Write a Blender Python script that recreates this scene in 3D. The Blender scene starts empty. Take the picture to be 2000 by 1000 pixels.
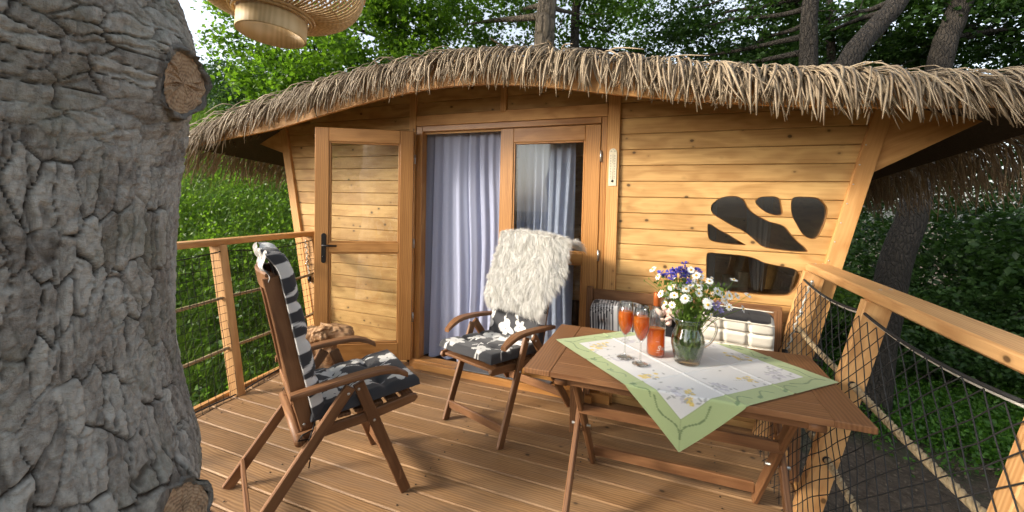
import bpy, bmesh, math, random
import numpy as np
from mathutils import Vector, Matrix
random.seed(7); rng = np.random.default_rng(7)
sc = bpy.context.scene
COL = sc.collection
R = math.radians

# ------------------------------------------------------------------ camera, sky, sun, exposure
YAW, PITCH, ROLL = -0.3702330, -0.0316974, 0.0223519
F_PX, PPY, EYE = 795.77, 418.93, 1.438
cam = bpy.data.objects.new('camera', bpy.data.cameras.new('camera'))
COL.objects.link(cam); sc.camera = cam
_f = Vector((math.sin(YAW)*math.cos(PITCH), math.cos(YAW)*math.cos(PITCH), math.sin(PITCH)))
_r = Vector((math.cos(YAW), -math.sin(YAW), 0)); _u = _r.cross(_f)
_r2 = math.cos(ROLL)*_r + math.sin(ROLL)*_u; _u2 = -math.sin(ROLL)*_r + math.cos(ROLL)*_u
cam.matrix_world = Matrix((( _r2.x, _u2.x, -_f.x, 0), (_r2.y, _u2.y, -_f.y, 0), (_r2.z, _u2.z, -_f.z, EYE), (0, 0, 0, 1)))
cam.data.sensor_width = 36; cam.data.lens = F_PX/2000*36
cam.data.shift_y = -(500-PPY)/2000
cam.data.clip_start = 0.05; cam.data.clip_end = 500

SUN_EL = R(25); SUN_DIR = Vector((0.80, 0.60, 0)).normalized()      # the way the shadows fall
w = bpy.data.worlds.new('World'); sc.world = w; w.use_nodes = True
nt = w.node_tree; bg = nt.nodes['Background']
sky = nt.nodes.new('ShaderNodeTexSky'); sky.sky_type = 'NISHITA'; sky.sun_disc = False
sky.sun_elevation = SUN_EL; sky.sun_rotation = math.atan2(-SUN_DIR.x, -SUN_DIR.y)
sky.air_density = 1.0; sky.dust_density = 3.0; sky.ozone_density = 1.0
hs = nt.nodes.new('ShaderNodeHueSaturation'); hs.inputs['Saturation'].default_value = .45      # thin white overcast veil
nt.links.new(sky.outputs[0], hs.inputs['Color']); nt.links.new(hs.outputs[0], bg.inputs[0]); bg.inputs[1].default_value = 0.15
sun = bpy.data.objects.new('sun', bpy.data.lights.new('sun', 'SUN')); COL.objects.link(sun)
sun.data.energy = 2.0; sun.data.angle = R(9.0); sun.data.color = (1.0, 0.89, 0.74)
sun.rotation_euler = Vector((SUN_DIR.x*math.cos(SUN_EL), SUN_DIR.y*math.cos(SUN_EL), -math.sin(SUN_EL))).to_track_quat('-Z', 'Y').to_euler()
sc.view_settings.view_transform = 'Standard'; sc.view_settings.look = 'None'
sc.view_settings.exposure = 1.42; sc.view_settings.gamma = 1.0; sc.view_settings.use_curve_mapping = False
sc.cycles.max_bounces = 10; sc.cycles.transparent_max_bounces = 16; sc.cycles.transmission_bounces = 10
sc.cycles.diffuse_bounces = 5; sc.cycles.caustics_reflective = False

# ------------------------------------------------------------------ mesh helpers
def unit(v):
    v = np.asarray(v, float); return v/np.linalg.norm(v)
def frame(d, up=(0, 0, 1)):
    d = unit(d); up = np.asarray(up, float)
    if abs(np.dot(d, unit(up))) > .98: up = np.array([0, 1., 0])
    a = unit(np.cross(up, d)); return d, a, np.cross(d, a)
class MB:
    """collects shapes; 'gr' holds wood-grain coordinates (along, across, across) per vertex"""
    def __init__(s): s.v = []; s.f = []; s.g = []; s.mi = []; s.n = 0; s.cur = 0; s.sm = []
    def add(s, V, F, grain=None, smooth=False):
        V = np.asarray(V, float)
        if grain is None: grain = (V.max(0)-V.min(0)); k = int(np.argmax(grain)); grain = np.eye(3)[k]
        d, a, b = frame(grain); o = rng.uniform(-30, 30, 3)
        s.v.append(V); s.g.append(np.c_[V@d, V@a, V@b]+o)
        for f in F: s.f.append(tuple(i+s.n for i in f)); s.mi.append(s.cur); s.sm.append(smooth)
        s.n += len(V); return s
    def bar(s, p0, p1, wd, ht, up=(0, 0, 1), c=.003, grain=None):
        """chamfered bar from p0 to p1: wd across, ht along up"""
        p0 = np.asarray(p0, float); p1 = np.asarray(p1, float); L = np.linalg.norm(p1-p0); d, a, b = frame(p1-p0, up)
        c = min(c, wd*.3, ht*.3, L*.3); V = []; idx = {}
        hx, hy, hz = L/2, wd/2, ht/2; m = (p0+p1)/2
        for sx in (-1, 1):
            for sy in (-1, 1):
                for sz in (-1, 1):
                    for k, q in enumerate(((hx, hy-c, hz-c), (hx-c, hy, hz-c), (hx-c, hy-c, hz))):
                        idx[sx, sy, sz, k] = len(V); V.append(m+d*sx*q[0]+a*sy*q[1]+b*sz*q[2])
        F = []
        S = (-1, 1)
        for t in S:
            F.append([idx[t, -1, -1, 0], idx[t, 1, -1, 0], idx[t, 1, 1, 0], idx[t, -1, 1, 0]][::t])
            F.append([idx[-1, t, -1, 1], idx[-1, t, 1, 1], idx[1, t, 1, 1], idx[1, t, -1, 1]][::t])
            F.append([idx[-1, -1, t, 2], idx[1, -1, t, 2], idx[1, 1, t, 2], idx[-1, 1, t, 2]][::t])
        for y in S:
            for z in S: F.append([idx[-1, y, z, 1], idx[1, y, z, 1], idx[1, y, z, 2], idx[-1, y, z, 2]][::-y*z])
        for x in S:
            for z in S: F.append([idx[x, -1, z, 0], idx[x, 1, z, 0], idx[x, 1, z, 2], idx[x, -1, z, 2]][::x*z])
            for y in S: F.append([idx[x, y, -1, 0], idx[x, y, 1, 0], idx[x, y, 1, 1], idx[x, y, -1, 1]][::-x*y])
            for y in S:
                for z in S: F.append([idx[x, y, z, 0], idx[x, y, z, 1], idx[x, y, z, 2]][::x*y*z])
        return s.add(V, F, d if grain is None else grain)
    def box(s, lo, hi, c=.003, grain=None):
        lo = np.asarray(lo, float); hi = np.asarray(hi, float); e = hi-lo; m = (lo+hi)/2; k = int(np.argmax(e))
        ax = np.eye(3)[k]; p0 = m-ax*e[k]/2; p1 = m+ax*e[k]/2
        d, a, b = frame(ax); return s.bar(p0, p1, abs(e@a), abs(e@b), c=c, grain=grain)
    def prism(s, P, n, th, c=.002, grain=None):
        """outline P (3D points in a plane) extruded by th along n"""
        P = np.asarray(P, float); n = unit(n)
        area = sum(np.cross(P[i], P[(i+1) % len(P)]) for i in range(len(P)))@n
        if area < 0: P = P[::-1]
        e = np.roll(P, -1, 0)-P; e /= np.linalg.norm(e, axis=1)[:, None]+1e-12
        nn = np.cross(n, e); q = nn+np.roll(nn, 1, 0); q /= np.linalg.norm(q, axis=1)[:, None]+1e-9
        I = P+q*c; k = len(P); th = float(th); c2 = min(c, th*.3)
        V = np.r_[I, P+n*c2, P+n*(th-c2), I+n*th]; F = [list(range(k))[::-1], list(range(3*k, 4*k))]
        for r in range(3):
            for i in range(k): j = (i+1) % k; F.append([r*k+i, r*k+j, (r+1)*k+j, (r+1)*k+i])
        return s.add(V, F, grain)
    def tube(s, P, r, sides=8, caps=True, smooth=True, flat=1.0, up=(0, 0, 1)):
        P = np.asarray(P, float); n = len(P); r = np.broadcast_to(np.asarray(r, float), (n,))
        T = np.gradient(P, axis=0); T /= np.linalg.norm(T, axis=1)[:, None]+1e-12
        _, a, b = frame(T[0], up); V = []
        for i in range(n):
            a = a-T[i]*(a@T[i]); a /= np.linalg.norm(a)+1e-12; b = np.cross(T[i], a)
            for k in range(sides):
                t = 2*math.pi*k/sides; V.append(P[i]+r[i]*(math.cos(t)*a+flat*math.sin(t)*b))
        F = [[i*sides+k, i*sides+(k+1) % sides, (i+1)*sides+(k+1) % sides, (i+1)*sides+k] for i in range(n-1) for k in range(sides)]
        if caps: F += [list(range(sides))[::-1], list(range((n-1)*sides, n*sides))]
        return s.add(V, F, P[-1]-P[0] if np.linalg.norm(P[-1]-P[0]) > 1e-6 else (0, 0, 1), smooth)
    def lathe(s, prof, c=(0, 0, 0), seg=24, smooth=True, axis=(0, 0, 1), closed=False):
        d, a, b = frame(axis); c = np.asarray(c, float); V = []
        for (r, z) in prof:
            for k in range(seg):
                t = 2*math.pi*k/seg; V.append(c+d*z+max(r, 1e-5)*(math.cos(t)*a+math.sin(t)*b))
        n = len(prof); F = []
        for i in range(n if closed else n-1):
            j = (i+1) % n
            F += [[i*seg+k, i*seg+(k+1) % seg, j*seg+(k+1) % seg, j*seg+k] for k in range(seg)]
        return s.add(V, F, d, smooth)
    def grid(s, V, nu, nv, smooth=True, wrap=False):
        F = [[i*nv+j, (i+1)*nv+j, (i+1)*nv+(j+1) % nv, i*nv+(j+1) % nv] for i in range(nu-1) for j in range(nv if wrap else nv-1)]
        return s.add(V, F, (0, 0, 1), smooth)
    def build(s, name, mat, parent=None, origin=(0, 0, 0)):
        V = np.concatenate(s.v)-np.asarray(origin, float); me = bpy.data.meshes.new(name)
        me.from_pydata(V.tolist(), [], s.f)
        at = me.attributes.new('gr', 'FLOAT_VECTOR', 'POINT'); at.data.foreach_set('vector', np.concatenate(s.g).astype(np.float32).ravel())
        for m in (mat if isinstance(mat, (list, tuple)) else [mat]): me.materials.append(m)
        me.polygons.foreach_set('material_index', s.mi); me.polygons.foreach_set('use_smooth', s.sm); me.update()
        return link(name, me, parent)
def link(name, me, parent=None):
    o = bpy.data.objects.new(name, me); COL.objects.link(o)
    if parent is not None: o.parent = parent
    return o
def np_mesh(name, V, F, mat, parent=None, attrs=None, smooth=False):
    V = np.ascontiguousarray(V, np.float32); F = np.ascontiguousarray(F, np.int32); n, k = F.shape
    me = bpy.data.meshes.new(name); me.vertices.add(len(V)); me.vertices.foreach_set('co', V.ravel())
    me.loops.add(n*k); me.loops.foreach_set('vertex_index', F.ravel()); me.polygons.add(n)
    me.polygons.foreach_set('loop_start', np.arange(n, dtype=np.int32)*k); me.polygons.foreach_set('loop_total', np.full(n, k, np.int32))
    if smooth: me.polygons.foreach_set('use_smooth', np.ones(n, bool))
    for an, a in (attrs or {}).items():
        a = np.asarray(a, np.float32)
        if a.ndim == 1: me.attributes.new(an, 'FLOAT', 'POINT').data.foreach_set('value', a)
        else:
            at = me.attributes.new(an, 'FLOAT_VECTOR', 'POINT'); at.data.foreach_set('vector', a.ravel())
    me.materials.append(mat); me.update(calc_edges=True); me.validate()
    return link(name, me, parent)
def thing(name, label, cat, loc=(0, 0, 0), rz=0, group=None):
    o = bpy.data.objects.new(name, None); COL.objects.link(o); o.location = loc; o.rotation_euler = (0, 0, rz)
    o.empty_display_size = .1; return tag(o, label, cat, group)
def tag(o, label=None, cat=None, group=None, kind=None):
    for k, v in (('label', label), ('category', cat), ('group', group), ('kind', kind)):
        if v: o[k] = v
    return o
def dup(o, parent=None):
    c = o.copy(); COL.objects.link(c)
    if parent is not None: c.parent = parent
    for ch in list(o.children): dup(ch, c)
    return c

# ------------------------------------------------------------------ numpy noise
def _hash(ix, iy, iz, s=0):
    h = (ix.astype(np.int64)*374761393+iy.astype(np.int64)*668265263+iz.astype(np.int64)*2147483647+s*974711) & 0xffffffff
    h = ((h ^ (h >> 13))*1274126177) & 0xffffffff; h = ((h ^ (h >> 15))*2246822519) & 0xffffffff
    return ((h ^ (h >> 16)) & 0xffffff)/float(0xffffff)
def vnoise(p, s=0):
    p = np.asarray(p, float); i = np.floor(p); f = p-i; f = f*f*f*(f*(f*6-15)+10); i = i.astype(np.int64); r = 0
    for dx in (0, 1):
        for dy in (0, 1):
            for dz in (0, 1):
                wgt = (f[:, 0] if dx else 1-f[:, 0])*(f[:, 1] if dy else 1-f[:, 1])*(f[:, 2] if dz else 1-f[:, 2])
                r = r+wgt*_hash(i[:, 0]+dx, i[:, 1]+dy, i[:, 2]+dz, s)
    return r
def fbm(p, oct=4, s=0):
    p = np.asarray(p, float); r = 0; a = .5
    for k in range(oct): r = r+a*vnoise(p*2**k+k*17.3, s+k); a *= .5
    return r
def worley(u, v, s=0):
    i = np.floor(u).astype(np.int64); j = np.floor(v).astype(np.int64); f1 = np.full(u.shape, 9.); f2 = np.full(u.shape, 9.); cid = np.zeros(u.shape)
    for di in (-1, 0, 1):
        for dj in (-1, 0, 1):
            a = _hash(i+di, j+dj, i*0, s); b = _hash(i+di, j+dj, i*0+1, s)
            d = np.hypot(i+di+.1+.8*a-u, j+dj+.1+.8*b-v); nearer = d < f1
            f2 = np.where(nearer, f1, np.minimum(f2, d)); cid = np.where(nearer, _hash(i+di, j+dj, i*0+2, s), cid); f1 = np.where(nearer, d, f1)
    return f1, f2, cid
def sstep(a, b, x):
    t = np.clip((x-a)/(b-a), 0, 1); return t*t*(3-2*t)

# ------------------------------------------------------------------ materials
class NT:
    def __init__(s, name):
        s.m = bpy.data.materials.new(name); s.m.use_nodes = True; s.t = s.m.node_tree; s.b = s.t.nodes['Principled BSDF']; s.out = s.t.nodes['Material Output']
    def n(s, typ, ins=None, **kw):
        nd = s.t.nodes.new('ShaderNode'+typ)
        for k, v in kw.items(): setattr(nd, k, v)
        for k, v in (ins or {}).items():
            if hasattr(v, 'is_output'): s.t.links.new(v, nd.inputs[k])
            else: nd.inputs[k].default_value = v
        return nd
    def attr(s, name): return s.n('Attribute', attribute_name=name)
    def rand(s): return s.n('ObjectInfo').outputs['Random']
    def math(s, op, a, b=0.0, clamp=False): return s.n('Math', {0: a, 1: b}, operation=op, use_clamp=clamp).outputs[0]
    def vscale(s, v, sc_): return s.n('VectorMath', {0: v, 1: sc_}, operation='MULTIPLY').outputs[0]
    def vadd(s, v, a): return s.n('VectorMath', {0: v, 1: a}, operation='ADD').outputs[0]
    def noise(s, v, scale=1., detail=4., rough=.6, dist=0.): return s.n('TexNoise', {'Vector': v, 'Scale': scale, 'Detail': detail, 'Roughness': rough, 'Distortion': dist}).outputs[0]
    def ramp(s, fac, stops, interp='LINEAR'):
        nd = s.n('ValToRGB', {0: fac}); cr = nd.color_ramp; cr.interpolation = interp
        while len(cr.elements) < len(stops): cr.elements.new(.5)
        for e, (p, c) in zip(cr.elements, stops): e.position = p; e.color = (*c, 1) if len(c) == 3 else c
        return nd.outputs[0]
    def mix(s, fac, a, b, mode='MIX'):
        nd = s.n('Mix', data_type='RGBA', blend_type=mode)
        for k, v in ((0, fac), (6, a), (7, b)):
            if hasattr(v, 'is_output'): s.t.links.new(v, nd.inputs[k])
            else: nd.inputs[k].default_value = v if k == 0 else ((*v, 1) if len(v) == 3 else v)
        return nd.outputs[2]
    def schlick(s, ior):
        f0 = ((ior-1)/(ior+1))**2; p = s.math('POWER', s.n('LayerWeight', {'Blend': .5}).outputs['Facing'], 5.)
        return s.math('ADD', s.math('MULTIPLY', p, 1-f0), f0)
    def set(s, **kw):
        for k, v in kw.items():
            k = k.replace('_', ' ')
            if hasattr(v, 'is_output'): s.t.links.new(v, s.b.inputs[k])
            else: s.b.inputs[k].default_value = (*v, 1) if isinstance(v, tuple) and len(v) == 3 and 'Color' in k else v
        return s
    def bump(s, h, strength=.3, dist=.01): s.t.links.new(s.n('Bump', {'Height': h, 'Strength': strength, 'Distance': dist}).outputs[0], s.b.inputs['Normal']); return s
    def surf(s, sh): s.t.links.new(sh, s.out.inputs[0]); return s

def wood(name, dark, light, knots=0., rough=.5, streak=55., bump=.25, vary=.25, wear=0., coat=0.):
    t = NT(name); g = t.attr('gr').outputs['Vector']; r = t.rand()
    off = t.n('CombineXYZ', {0: t.math('MULTIPLY', r, 37.), 1: t.math('MULTIPLY', r, 91.), 2: t.math('MULTIPLY', r, 53.)}).outputs[0]
    c = t.vadd(g, off)
    broad = t.noise(t.vscale(c, (.9, 9., 9.)), 1., 3., .55, .6)
    wobble = t.vadd(c, t.vscale(t.n('TexNoise', {'Vector': t.vscale(c, (2.2, 7., 7.)), 'Scale': 1., 'Detail': 2.}).outputs[1], (0, .05, .05)))
    fine = t.noise(t.vscale(wobble, (1.6, streak, streak)), 1., 6., .7)
    ring = t.n('TexWave', {'Vector': t.vscale(wobble, (.25, 1., .6)), 'Scale': 22., 'Distortion': 3., 'Detail': 2., 'Detail Scale': 1.}, bands_direction='Y').outputs[1]
    fac = t.math('ADD', t.math('MULTIPLY', fine, .62), t.math('ADD', t.math('MULTIPLY', ring, .22), t.math('MULTIPLY', broad, .35)))
    col = t.ramp(fac, [(.34, dark), (.78, light)])
    val = t.math('ADD', t.math('MULTIPLY', t.math('FRACT', t.math('MULTIPLY', r, 13.7)), vary), 1-vary*.5)
    col = t.mix(1., col, t.n('CombineXYZ', {0: val, 1: t.math('POWER', val, 1.12), 2: t.math('POWER', val, 1.25)}).outputs[0], 'MULTIPLY')
    if knots:
        vv = t.n('TexVoronoi', {'Vector': t.vscale(wobble, (11., 15., 15.)), 'Scale': 1.}, feature='F1')
        pick = t.math('GREATER_THAN', t.n('SeparateColor', {0: vv.outputs['Color']}).outputs[0], 1-knots)
        k = t.math('MULTIPLY', t.ramp(vv.outputs['Distance'], [(.10, (1, 1, 1)), (.17, (0, 0, 0))]), pick)
        halo = t.math('MULTIPLY', t.ramp(vv.outputs['Distance'], [(.1, (1, 1, 1)), (.30, (0, 0, 0))]), pick)
        col = t.mix(t.math('MULTIPLY', halo, .4), col, tuple(x*.6 for x in dark)); col = t.mix(t.math('MULTIPLY', k, .85), col, tuple(x*.16 for x in dark))
    if wear:
        wn = t.noise(t.vscale(c, (1.3, 6., 6.)), 1.4, 5., .65)
        col = t.mix(t.math('MULTIPLY', t.ramp(wn, [(.45, (0, 0, 0)), (.75, (1, 1, 1))]), wear), col, (.20, .14, .092))
        dn = t.noise(t.vscale(c, (3., 12., 12.)), 2.1, 4., .7)
        col = t.mix(t.math('MULTIPLY', t.ramp(dn, [(.6, (0, 0, 0)), (.8, (1, 1, 1))]), wear*.8), col, tuple(x*.45 for x in dark))
    t.set(Base_Color=col, Roughness=t.math('ADD', rough, t.math('MULTIPLY', fine, .15)))
    if coat: t.b.inputs['Coat Weight'].default_value = coat; t.b.inputs['Coat Roughness'].default_value = .25
    t.b.inputs['Specular IOR Level'].default_value = .35
    return t.bump(fac, bump, .003).m
M = {}
M['plank'] = wood('larch_cladding', (.34, .172, .052), (.57, .345, .13), knots=.38, rough=.5, vary=.2)
M['larch'] = wood('larch_timber', (.40, .18, .05), (.62, .34, .125), knots=.15, rough=.5, vary=.12)
M['varnish'] = wood('varnished_door_wood', (.265, .11, .028), (.455, .22, .066), knots=.02, rough=.35, vary=.12, coat=.25)
M['rail'] = wood('oiled_rail_timber', (.40, .19, .065), (.62, .36, .15), knots=.06, rough=.45, vary=.1)
M['deck'] = wood('deck_boards', (.145, .072, .029), (.37, .215, .098), knots=.16, rough=.55, vary=.34, wear=.5)
M['teak'] = wood('oiled_hardwood', (.115, .048, .019), (.245, .118, .051), rough=.42, vary=.14, streak=70.)
M['root'] = wood('root_wood', (.20, .10, .045), (.42, .25, .125), rough=.6, streak=25., bump=.6)
M['bamboo'] = wood('bamboo_splints', (.42, .27, .12), (.66, .48, .26), rough=.45, streak=90., vary=.15)
M['veneer'] = wood('bent_veneer', (.52, .36, .17), (.68, .51, .28), rough=.45, streak=40.)

def plain(name, col, rough=.5, metal=0., bump=None, spec=.5, vary=0.):
    t = NT(name); tc = t.n('TexCoord').outputs['Object']
    n = t.noise(tc, bump[0] if bump else 30., 4., .6)
    t.set(Base_Color=t.mix(n, tuple(x*(.85-vary) for x in col), tuple(min(1, x*(1.15+vary)) for x in col)), Roughness=rough, Metallic=metal)
    t.b.inputs['Specular IOR Level'].default_value = spec
    if bump: t.bump(n, bump[1], bump[2])
    return t.m
M['black'] = plain('black_metal', (.018, .016, .015), .4, .6)
M['net'] = plain('black_net_cord', (.012, .012, .012), .8)
M['steel'] = plain('galvanised_steel', (.55, .54, .5), .35, .9)
M['cream_plastic'] = plain('cream_enamel', (.68, .60, .44), .4)
M['ink'] = plain('dark_print', (.03, .03, .03), .6)
M['felt'] = plain('grey_mat', (.10, .10, .105), .95, bump=(120., .6, .004))
M['cushion_black'] = plain('black_cotton', (.014, .014, .016), .9, bump=(300., .3, .002))
M['cushion_cream'] = plain('cream_cotton', (.62, .58, .48), .9, bump=(250., .3, .002))
M['rope'] = plain('hemp_rope', (.40, .30, .17), .9, bump=(200., .8, .004), vary=.2)
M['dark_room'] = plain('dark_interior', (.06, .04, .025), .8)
M['pink_bow'] = plain('pale_pink_fabric', (.62, .45, .38), .9)
M['cable'] = plain('clear_cable', (.5, .48, .42), .3)
M['candle'] = plain('candle_wax', (.5, .45, .34), .5)

def cloth_vc(name, attr='col', rough=.85, transl=.0, weave=700.):
    t = NT(name); a = t.attr(attr).outputs['Vector']; tc = t.n('TexCoord').outputs['Object']
    n = t.noise(tc, weave, 2., .5); t.set(Base_Color=t.mix(1., a, t.ramp(n, [(.2, (.86, .86, .86)), (.8, (1, 1, 1))]), 'MULTIPLY'), Roughness=rough)
    t.b.inputs['Specular IOR Level'].default_value = .2; t.b.inputs['Sheen Weight'].default_value = .15; t.bump(n, .2, .001)
    return t.m
M['print_fabric'] = cloth_vc('printed_fabric')

def leafmat(name, dark, light, tr=.45, rough=.45):
    t = NT(name); r = t.attr('rnd').outputs['Fac']; pos = t.n('TexCoord').outputs['Object']
    n = t.noise(pos, .8, 2., .5); f = t.math('ADD', t.math('MULTIPLY', r, .65), t.math('MULTIPLY', n, .4))
    col = t.ramp(f, [(.15, dark), (.85, light)]); t.set(Base_Color=col, Roughness=rough); t.b.inputs['Specular IOR Level'].default_value = .4
    tl = t.n('BsdfTranslucent', {0: t.mix(1., col, (1.25, 1.35, .55), 'MULTIPLY')})
    return t.surf(t.n('MixShader', {0: tr, 1: t.b.outputs[0], 2: tl.outputs[0]}).outputs[0]).m
M['leaf_bright'] = leafmat('bright_leaves', (.06, .135, .014), (.15, .26, .035), tr=.55)
M['leaf_mid'] = leafmat('mid_green_leaves', (.04, .095, .014), (.105, .19, .034), tr=.5)
M['leaf_dark'] = leafmat('dark_leaves', (.020, .052, .013), (.055, .115, .026), tr=.42)
M['leaf_blue'] = leafmat('hedge_leaves', (.022, .055, .02), (.06, .12, .035), tr=.3)
M['nettle'] = leafmat('meadow_leaves', (.055, .13, .022), (.15, .25, .05), tr=.5, rough=.35)
M['blade'] = leafmat('grass_blades', (.07, .14, .022), (.17, .26, .06), tr=.5, rough=.35)
M['straw'] = leafmat('dry_grass', (.20, .17, .08), (.34, .29, .15), tr=.2)
M['litter'] = leafmat('brown_leaf_litter', (.05, .035, .02), (.20, .15, .10), tr=.1)
M['herb'] = leafmat('ground_cover_leaves', (.035, .11, .012), (.10, .23, .025), tr=.4)
M['stem'] = leafmat('flower_stems', (.08, .16, .025), (.22, .32, .07), tr=.5)

def glassmat(name, tint=(1, 1, 1), ior=1.5, rough=.0, boost=1.0, edge=None, refr=0.):
    t = NT(name); fr = t.schlick(ior); tc = (*tint, 1)
    if edge: tc = t.mix(t.math('POWER', t.n('LayerWeight', {'Blend': .5}).outputs['Facing'], 2.5), tint, edge)
    tr = t.n('BsdfTransparent', {0: tc}).outputs[0]
    if refr: tr = t.n('MixShader', {0: refr, 1: tr, 2: t.n('BsdfRefraction', {'IOR': ior, 'Color': tc, 'Roughness': .0}).outputs[0]}).outputs[0]
    return t.surf(t.n('MixShader', {0: t.math('MULTIPLY', fr, boost, True), 1: tr, 2: t.n('BsdfGlossy', {'Roughness': rough}).outputs[0]}).outputs[0]).m
M['pane'] = glassmat('window_glass', (.93, .95, .94), 1.5, boost=1.3)
M['dark_pane'] = glassmat('tinted_acrylic', (.66, .66, .63), 1.5, .01, boost=2.0)
M['glass'] = glassmat('clear_glass', (.96, .97, .96), 1.5, boost=2.0, edge=(.46, .50, .46), refr=.12)
M['solid_glass'] = glassmat('solid_glass', (.96, .97, .95), 1.45, boost=1.5, edge=(.55, .6, .52), refr=.85)
def liquid(name, col, op=.55):
    t = NT(name); d = t.n('BsdfTranslucent', {0: (*col, 1)}); e = t.n('BsdfDiffuse', {0: (*col, 1)})
    a = t.n('MixShader', {0: .5, 1: d.outputs[0], 2: e.outputs[0]})
    tp = t.n('BsdfTransparent', {0: (*[min(1, c*1.15) for c in col], 1)}); b = t.n('MixShader', {0: op, 1: tp.outputs[0], 2: a.outputs[0]})
    g = t.n('BsdfGlossy', {'Roughness': .02})
    return t.surf(t.n('MixShader', {0: t.schlick(1.34), 1: b.outputs[0], 2: g.outputs[0]}).outputs[0]).m
M['aperitif'] = liquid('orange_drink', (1.0, .27, .012), .72)
M['water'] = glassmat('vase_water', (.93, .96, .88), 1.33)
def sheer(name, col, op):
    t = NT(name); tc = t.n('TexCoord').outputs['Object']; n = t.noise(tc, 500., 2.)
    d = t.n('BsdfDiffuse', {0: (*col, 1)}); tl = t.n('BsdfTranslucent', {0: (*col, 1)}); a = t.n('MixShader', {0: .35, 1: d.outputs[0], 2: tl.outputs[0]})
    return t.surf(t.n('MixShader', {0: op, 1: t.n('BsdfTransparent').outputs[0], 2: a.outputs[0]}).outputs[0]).m
M['curtain'] = sheer('lilac_voile', (.52, .56, .74), .85)
M['curtain_grey'] = sheer('grey_voile', (.50, .52, .60), .9)

def thatch(name):
    t = NT(name); g = t.attr('gr').outputs['Vector']; r = t.rand()
    a = t.noise(t.vscale(g, (3., 160., 160.)), 1., 4., .6); b = t.noise(t.vadd(g, t.n('CombineXYZ', {0: t.math('MULTIPLY', r, 50.)}).outputs[0]), .35, 2.)
    col = t.ramp(t.math('ADD', t.math('MULTIPLY', a, .5), t.math('MULTIPLY', b, .6)), [(.3, (.085, .058, .036)), (.52, (.24, .18, .115)), (.76, (.43, .34, .22))])
    t.set(Base_Color=col, Roughness=.6); return t.bump(a, .4, .003).m
M['thatch'] = thatch('palm_strands')
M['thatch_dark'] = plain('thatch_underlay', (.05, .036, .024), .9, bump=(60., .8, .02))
def bark(name, dark, light, scale=1.):
    t = NT(name); tc = t.n('TexCoord').outputs['Object']
    v = t.n('TexVoronoi', {'Vector': t.vadd(t.vscale(tc, (9.*scale, 9.*scale, 2.6*scale)), t.vscale(t.n('TexNoise', {'Vector': tc, 'Scale': 5.*scale}).outputs[1], (1.1, 1.1, .5))), 'Scale': 1.}, feature='DISTANCE_TO_EDGE').outputs['Distance']
    n = t.noise(t.vscale(tc, (1., 1., .4)), 24.*scale, 6., .65); f = t.ramp(v, [(.0, (0, 0, 0)), (.22, (1, 1, 1))])
    col = t.mix(t.math('MULTIPLY', t.math('ADD', t.math('MULTIPLY', f, .55), .45), n), dark, light)
    t.set(Base_Color=col, Roughness=.9); return t.bump(t.math('ADD', f, t.math('MULTIPLY', n, .6)), 1., .03).m
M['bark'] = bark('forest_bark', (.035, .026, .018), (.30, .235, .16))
M['bark_dark'] = bark('shaded_bark', (.016, .013, .010), (.066, .052, .037), 2.)  # dark copy of the bark: the wood's shade is put into the albedo
def oakbark():
    t = NT('oak_bark'); tc = t.n('TexCoord').outputs['Object']; cav = t.attr('cav').outputs['Fac']; pl = t.attr('pid').outputs['Fac']
    n1 = t.noise(t.vscale(tc, (1., 1., .55)), 46., 8., .7, .4); n2 = t.noise(tc, 7., 4., .6); n3 = t.noise(t.vscale(tc, (1., 1., 1.8)), 130., 5., .75)
    base = t.ramp(t.math('ADD', t.math('MULTIPLY', n1, .75), t.math('MULTIPLY', pl, .25)), [(.24, (.13, .115, .097)), (.42, (.37, .345, .305)), (.62, (.62, .60, .54))])
    base = t.mix(t.ramp(n2, [(.5, (0, 0, 0)), (.72, (.5, .5, .5))]), base, (.17, .175, .10))
    base = t.mix(t.ramp(t.noise(t.vadd(tc, (5, 3, 9)), 5., 4.), [(.58, (0, 0, 0)), (.75, (.55, .55, .55))]), base, (.16, .10, .065))
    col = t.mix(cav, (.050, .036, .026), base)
    t.set(Base_Color=col, Roughness=.92); t.b.inputs['Specular IOR Level'].default_value = .2
    return t.bump(t.math('ADD', t.math('MULTIPLY', n1, .8), t.math('MULTIPLY', n3, .55)), 1., .014).m
M['oak'] = oakbark()
def cutwood():
    t = NT('sawn_end_grain'); tc = t.attr('gr').outputs['Vector']
    tc = t.n('TexCoord').outputs['Generated']; c = t.vadd(tc, (-.5, -.5, -.5))
    n = t.noise(t.vadd(tc, (3, 1, 2)), 5., 5., .7); L = t.n('VectorMath', {0: c}, operation='LENGTH').outputs['Value']
    ring = t.math('SINE', t.math('MULTIPLY', t.math('ADD', L, t.math('MULTIPLY', n, .1)), 90.))
    col = t.ramp(t.math('ADD', t.math('MULTIPLY', ring, .1), n), [(.25, (.13, .08, .045)), (.5, (.33, .215, .125)), (.75, (.46, .33, .20))])
    t.set(Base_Color=col, Roughness=.8); return t.bump(n, .6, .01).m
M['cut'] = cutwood()
def groundmat():
    t = NT('forest_floor'); tc = t.n('TexCoord').outputs['Object']
    a = t.noise(tc, .55, 5., .6); b = t.noise(tc, 9., 8., .75); c = t.noise(tc, 45., 4., .7)
    soil = t.ramp(t.math('ADD', t.math('MULTIPLY', b, .7), t.math('MULTIPLY', c, .3)), [(.3, (.03, .02, .012)), (.52, (.105, .072, .045)), (.7, (.24, .18, .125))])
    col = t.mix(t.ramp(a, [(.48, (0, 0, 0)), (.62, (1, 1, 1))]), soil, (.035, .055, .015)); t.set(Base_Color=col, Roughness=.95)
    return t.bump(t.math('ADD', b, t.math('MULTIPLY', c, .5)), .9, .06).m
M['ground'] = groundmat()

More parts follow.
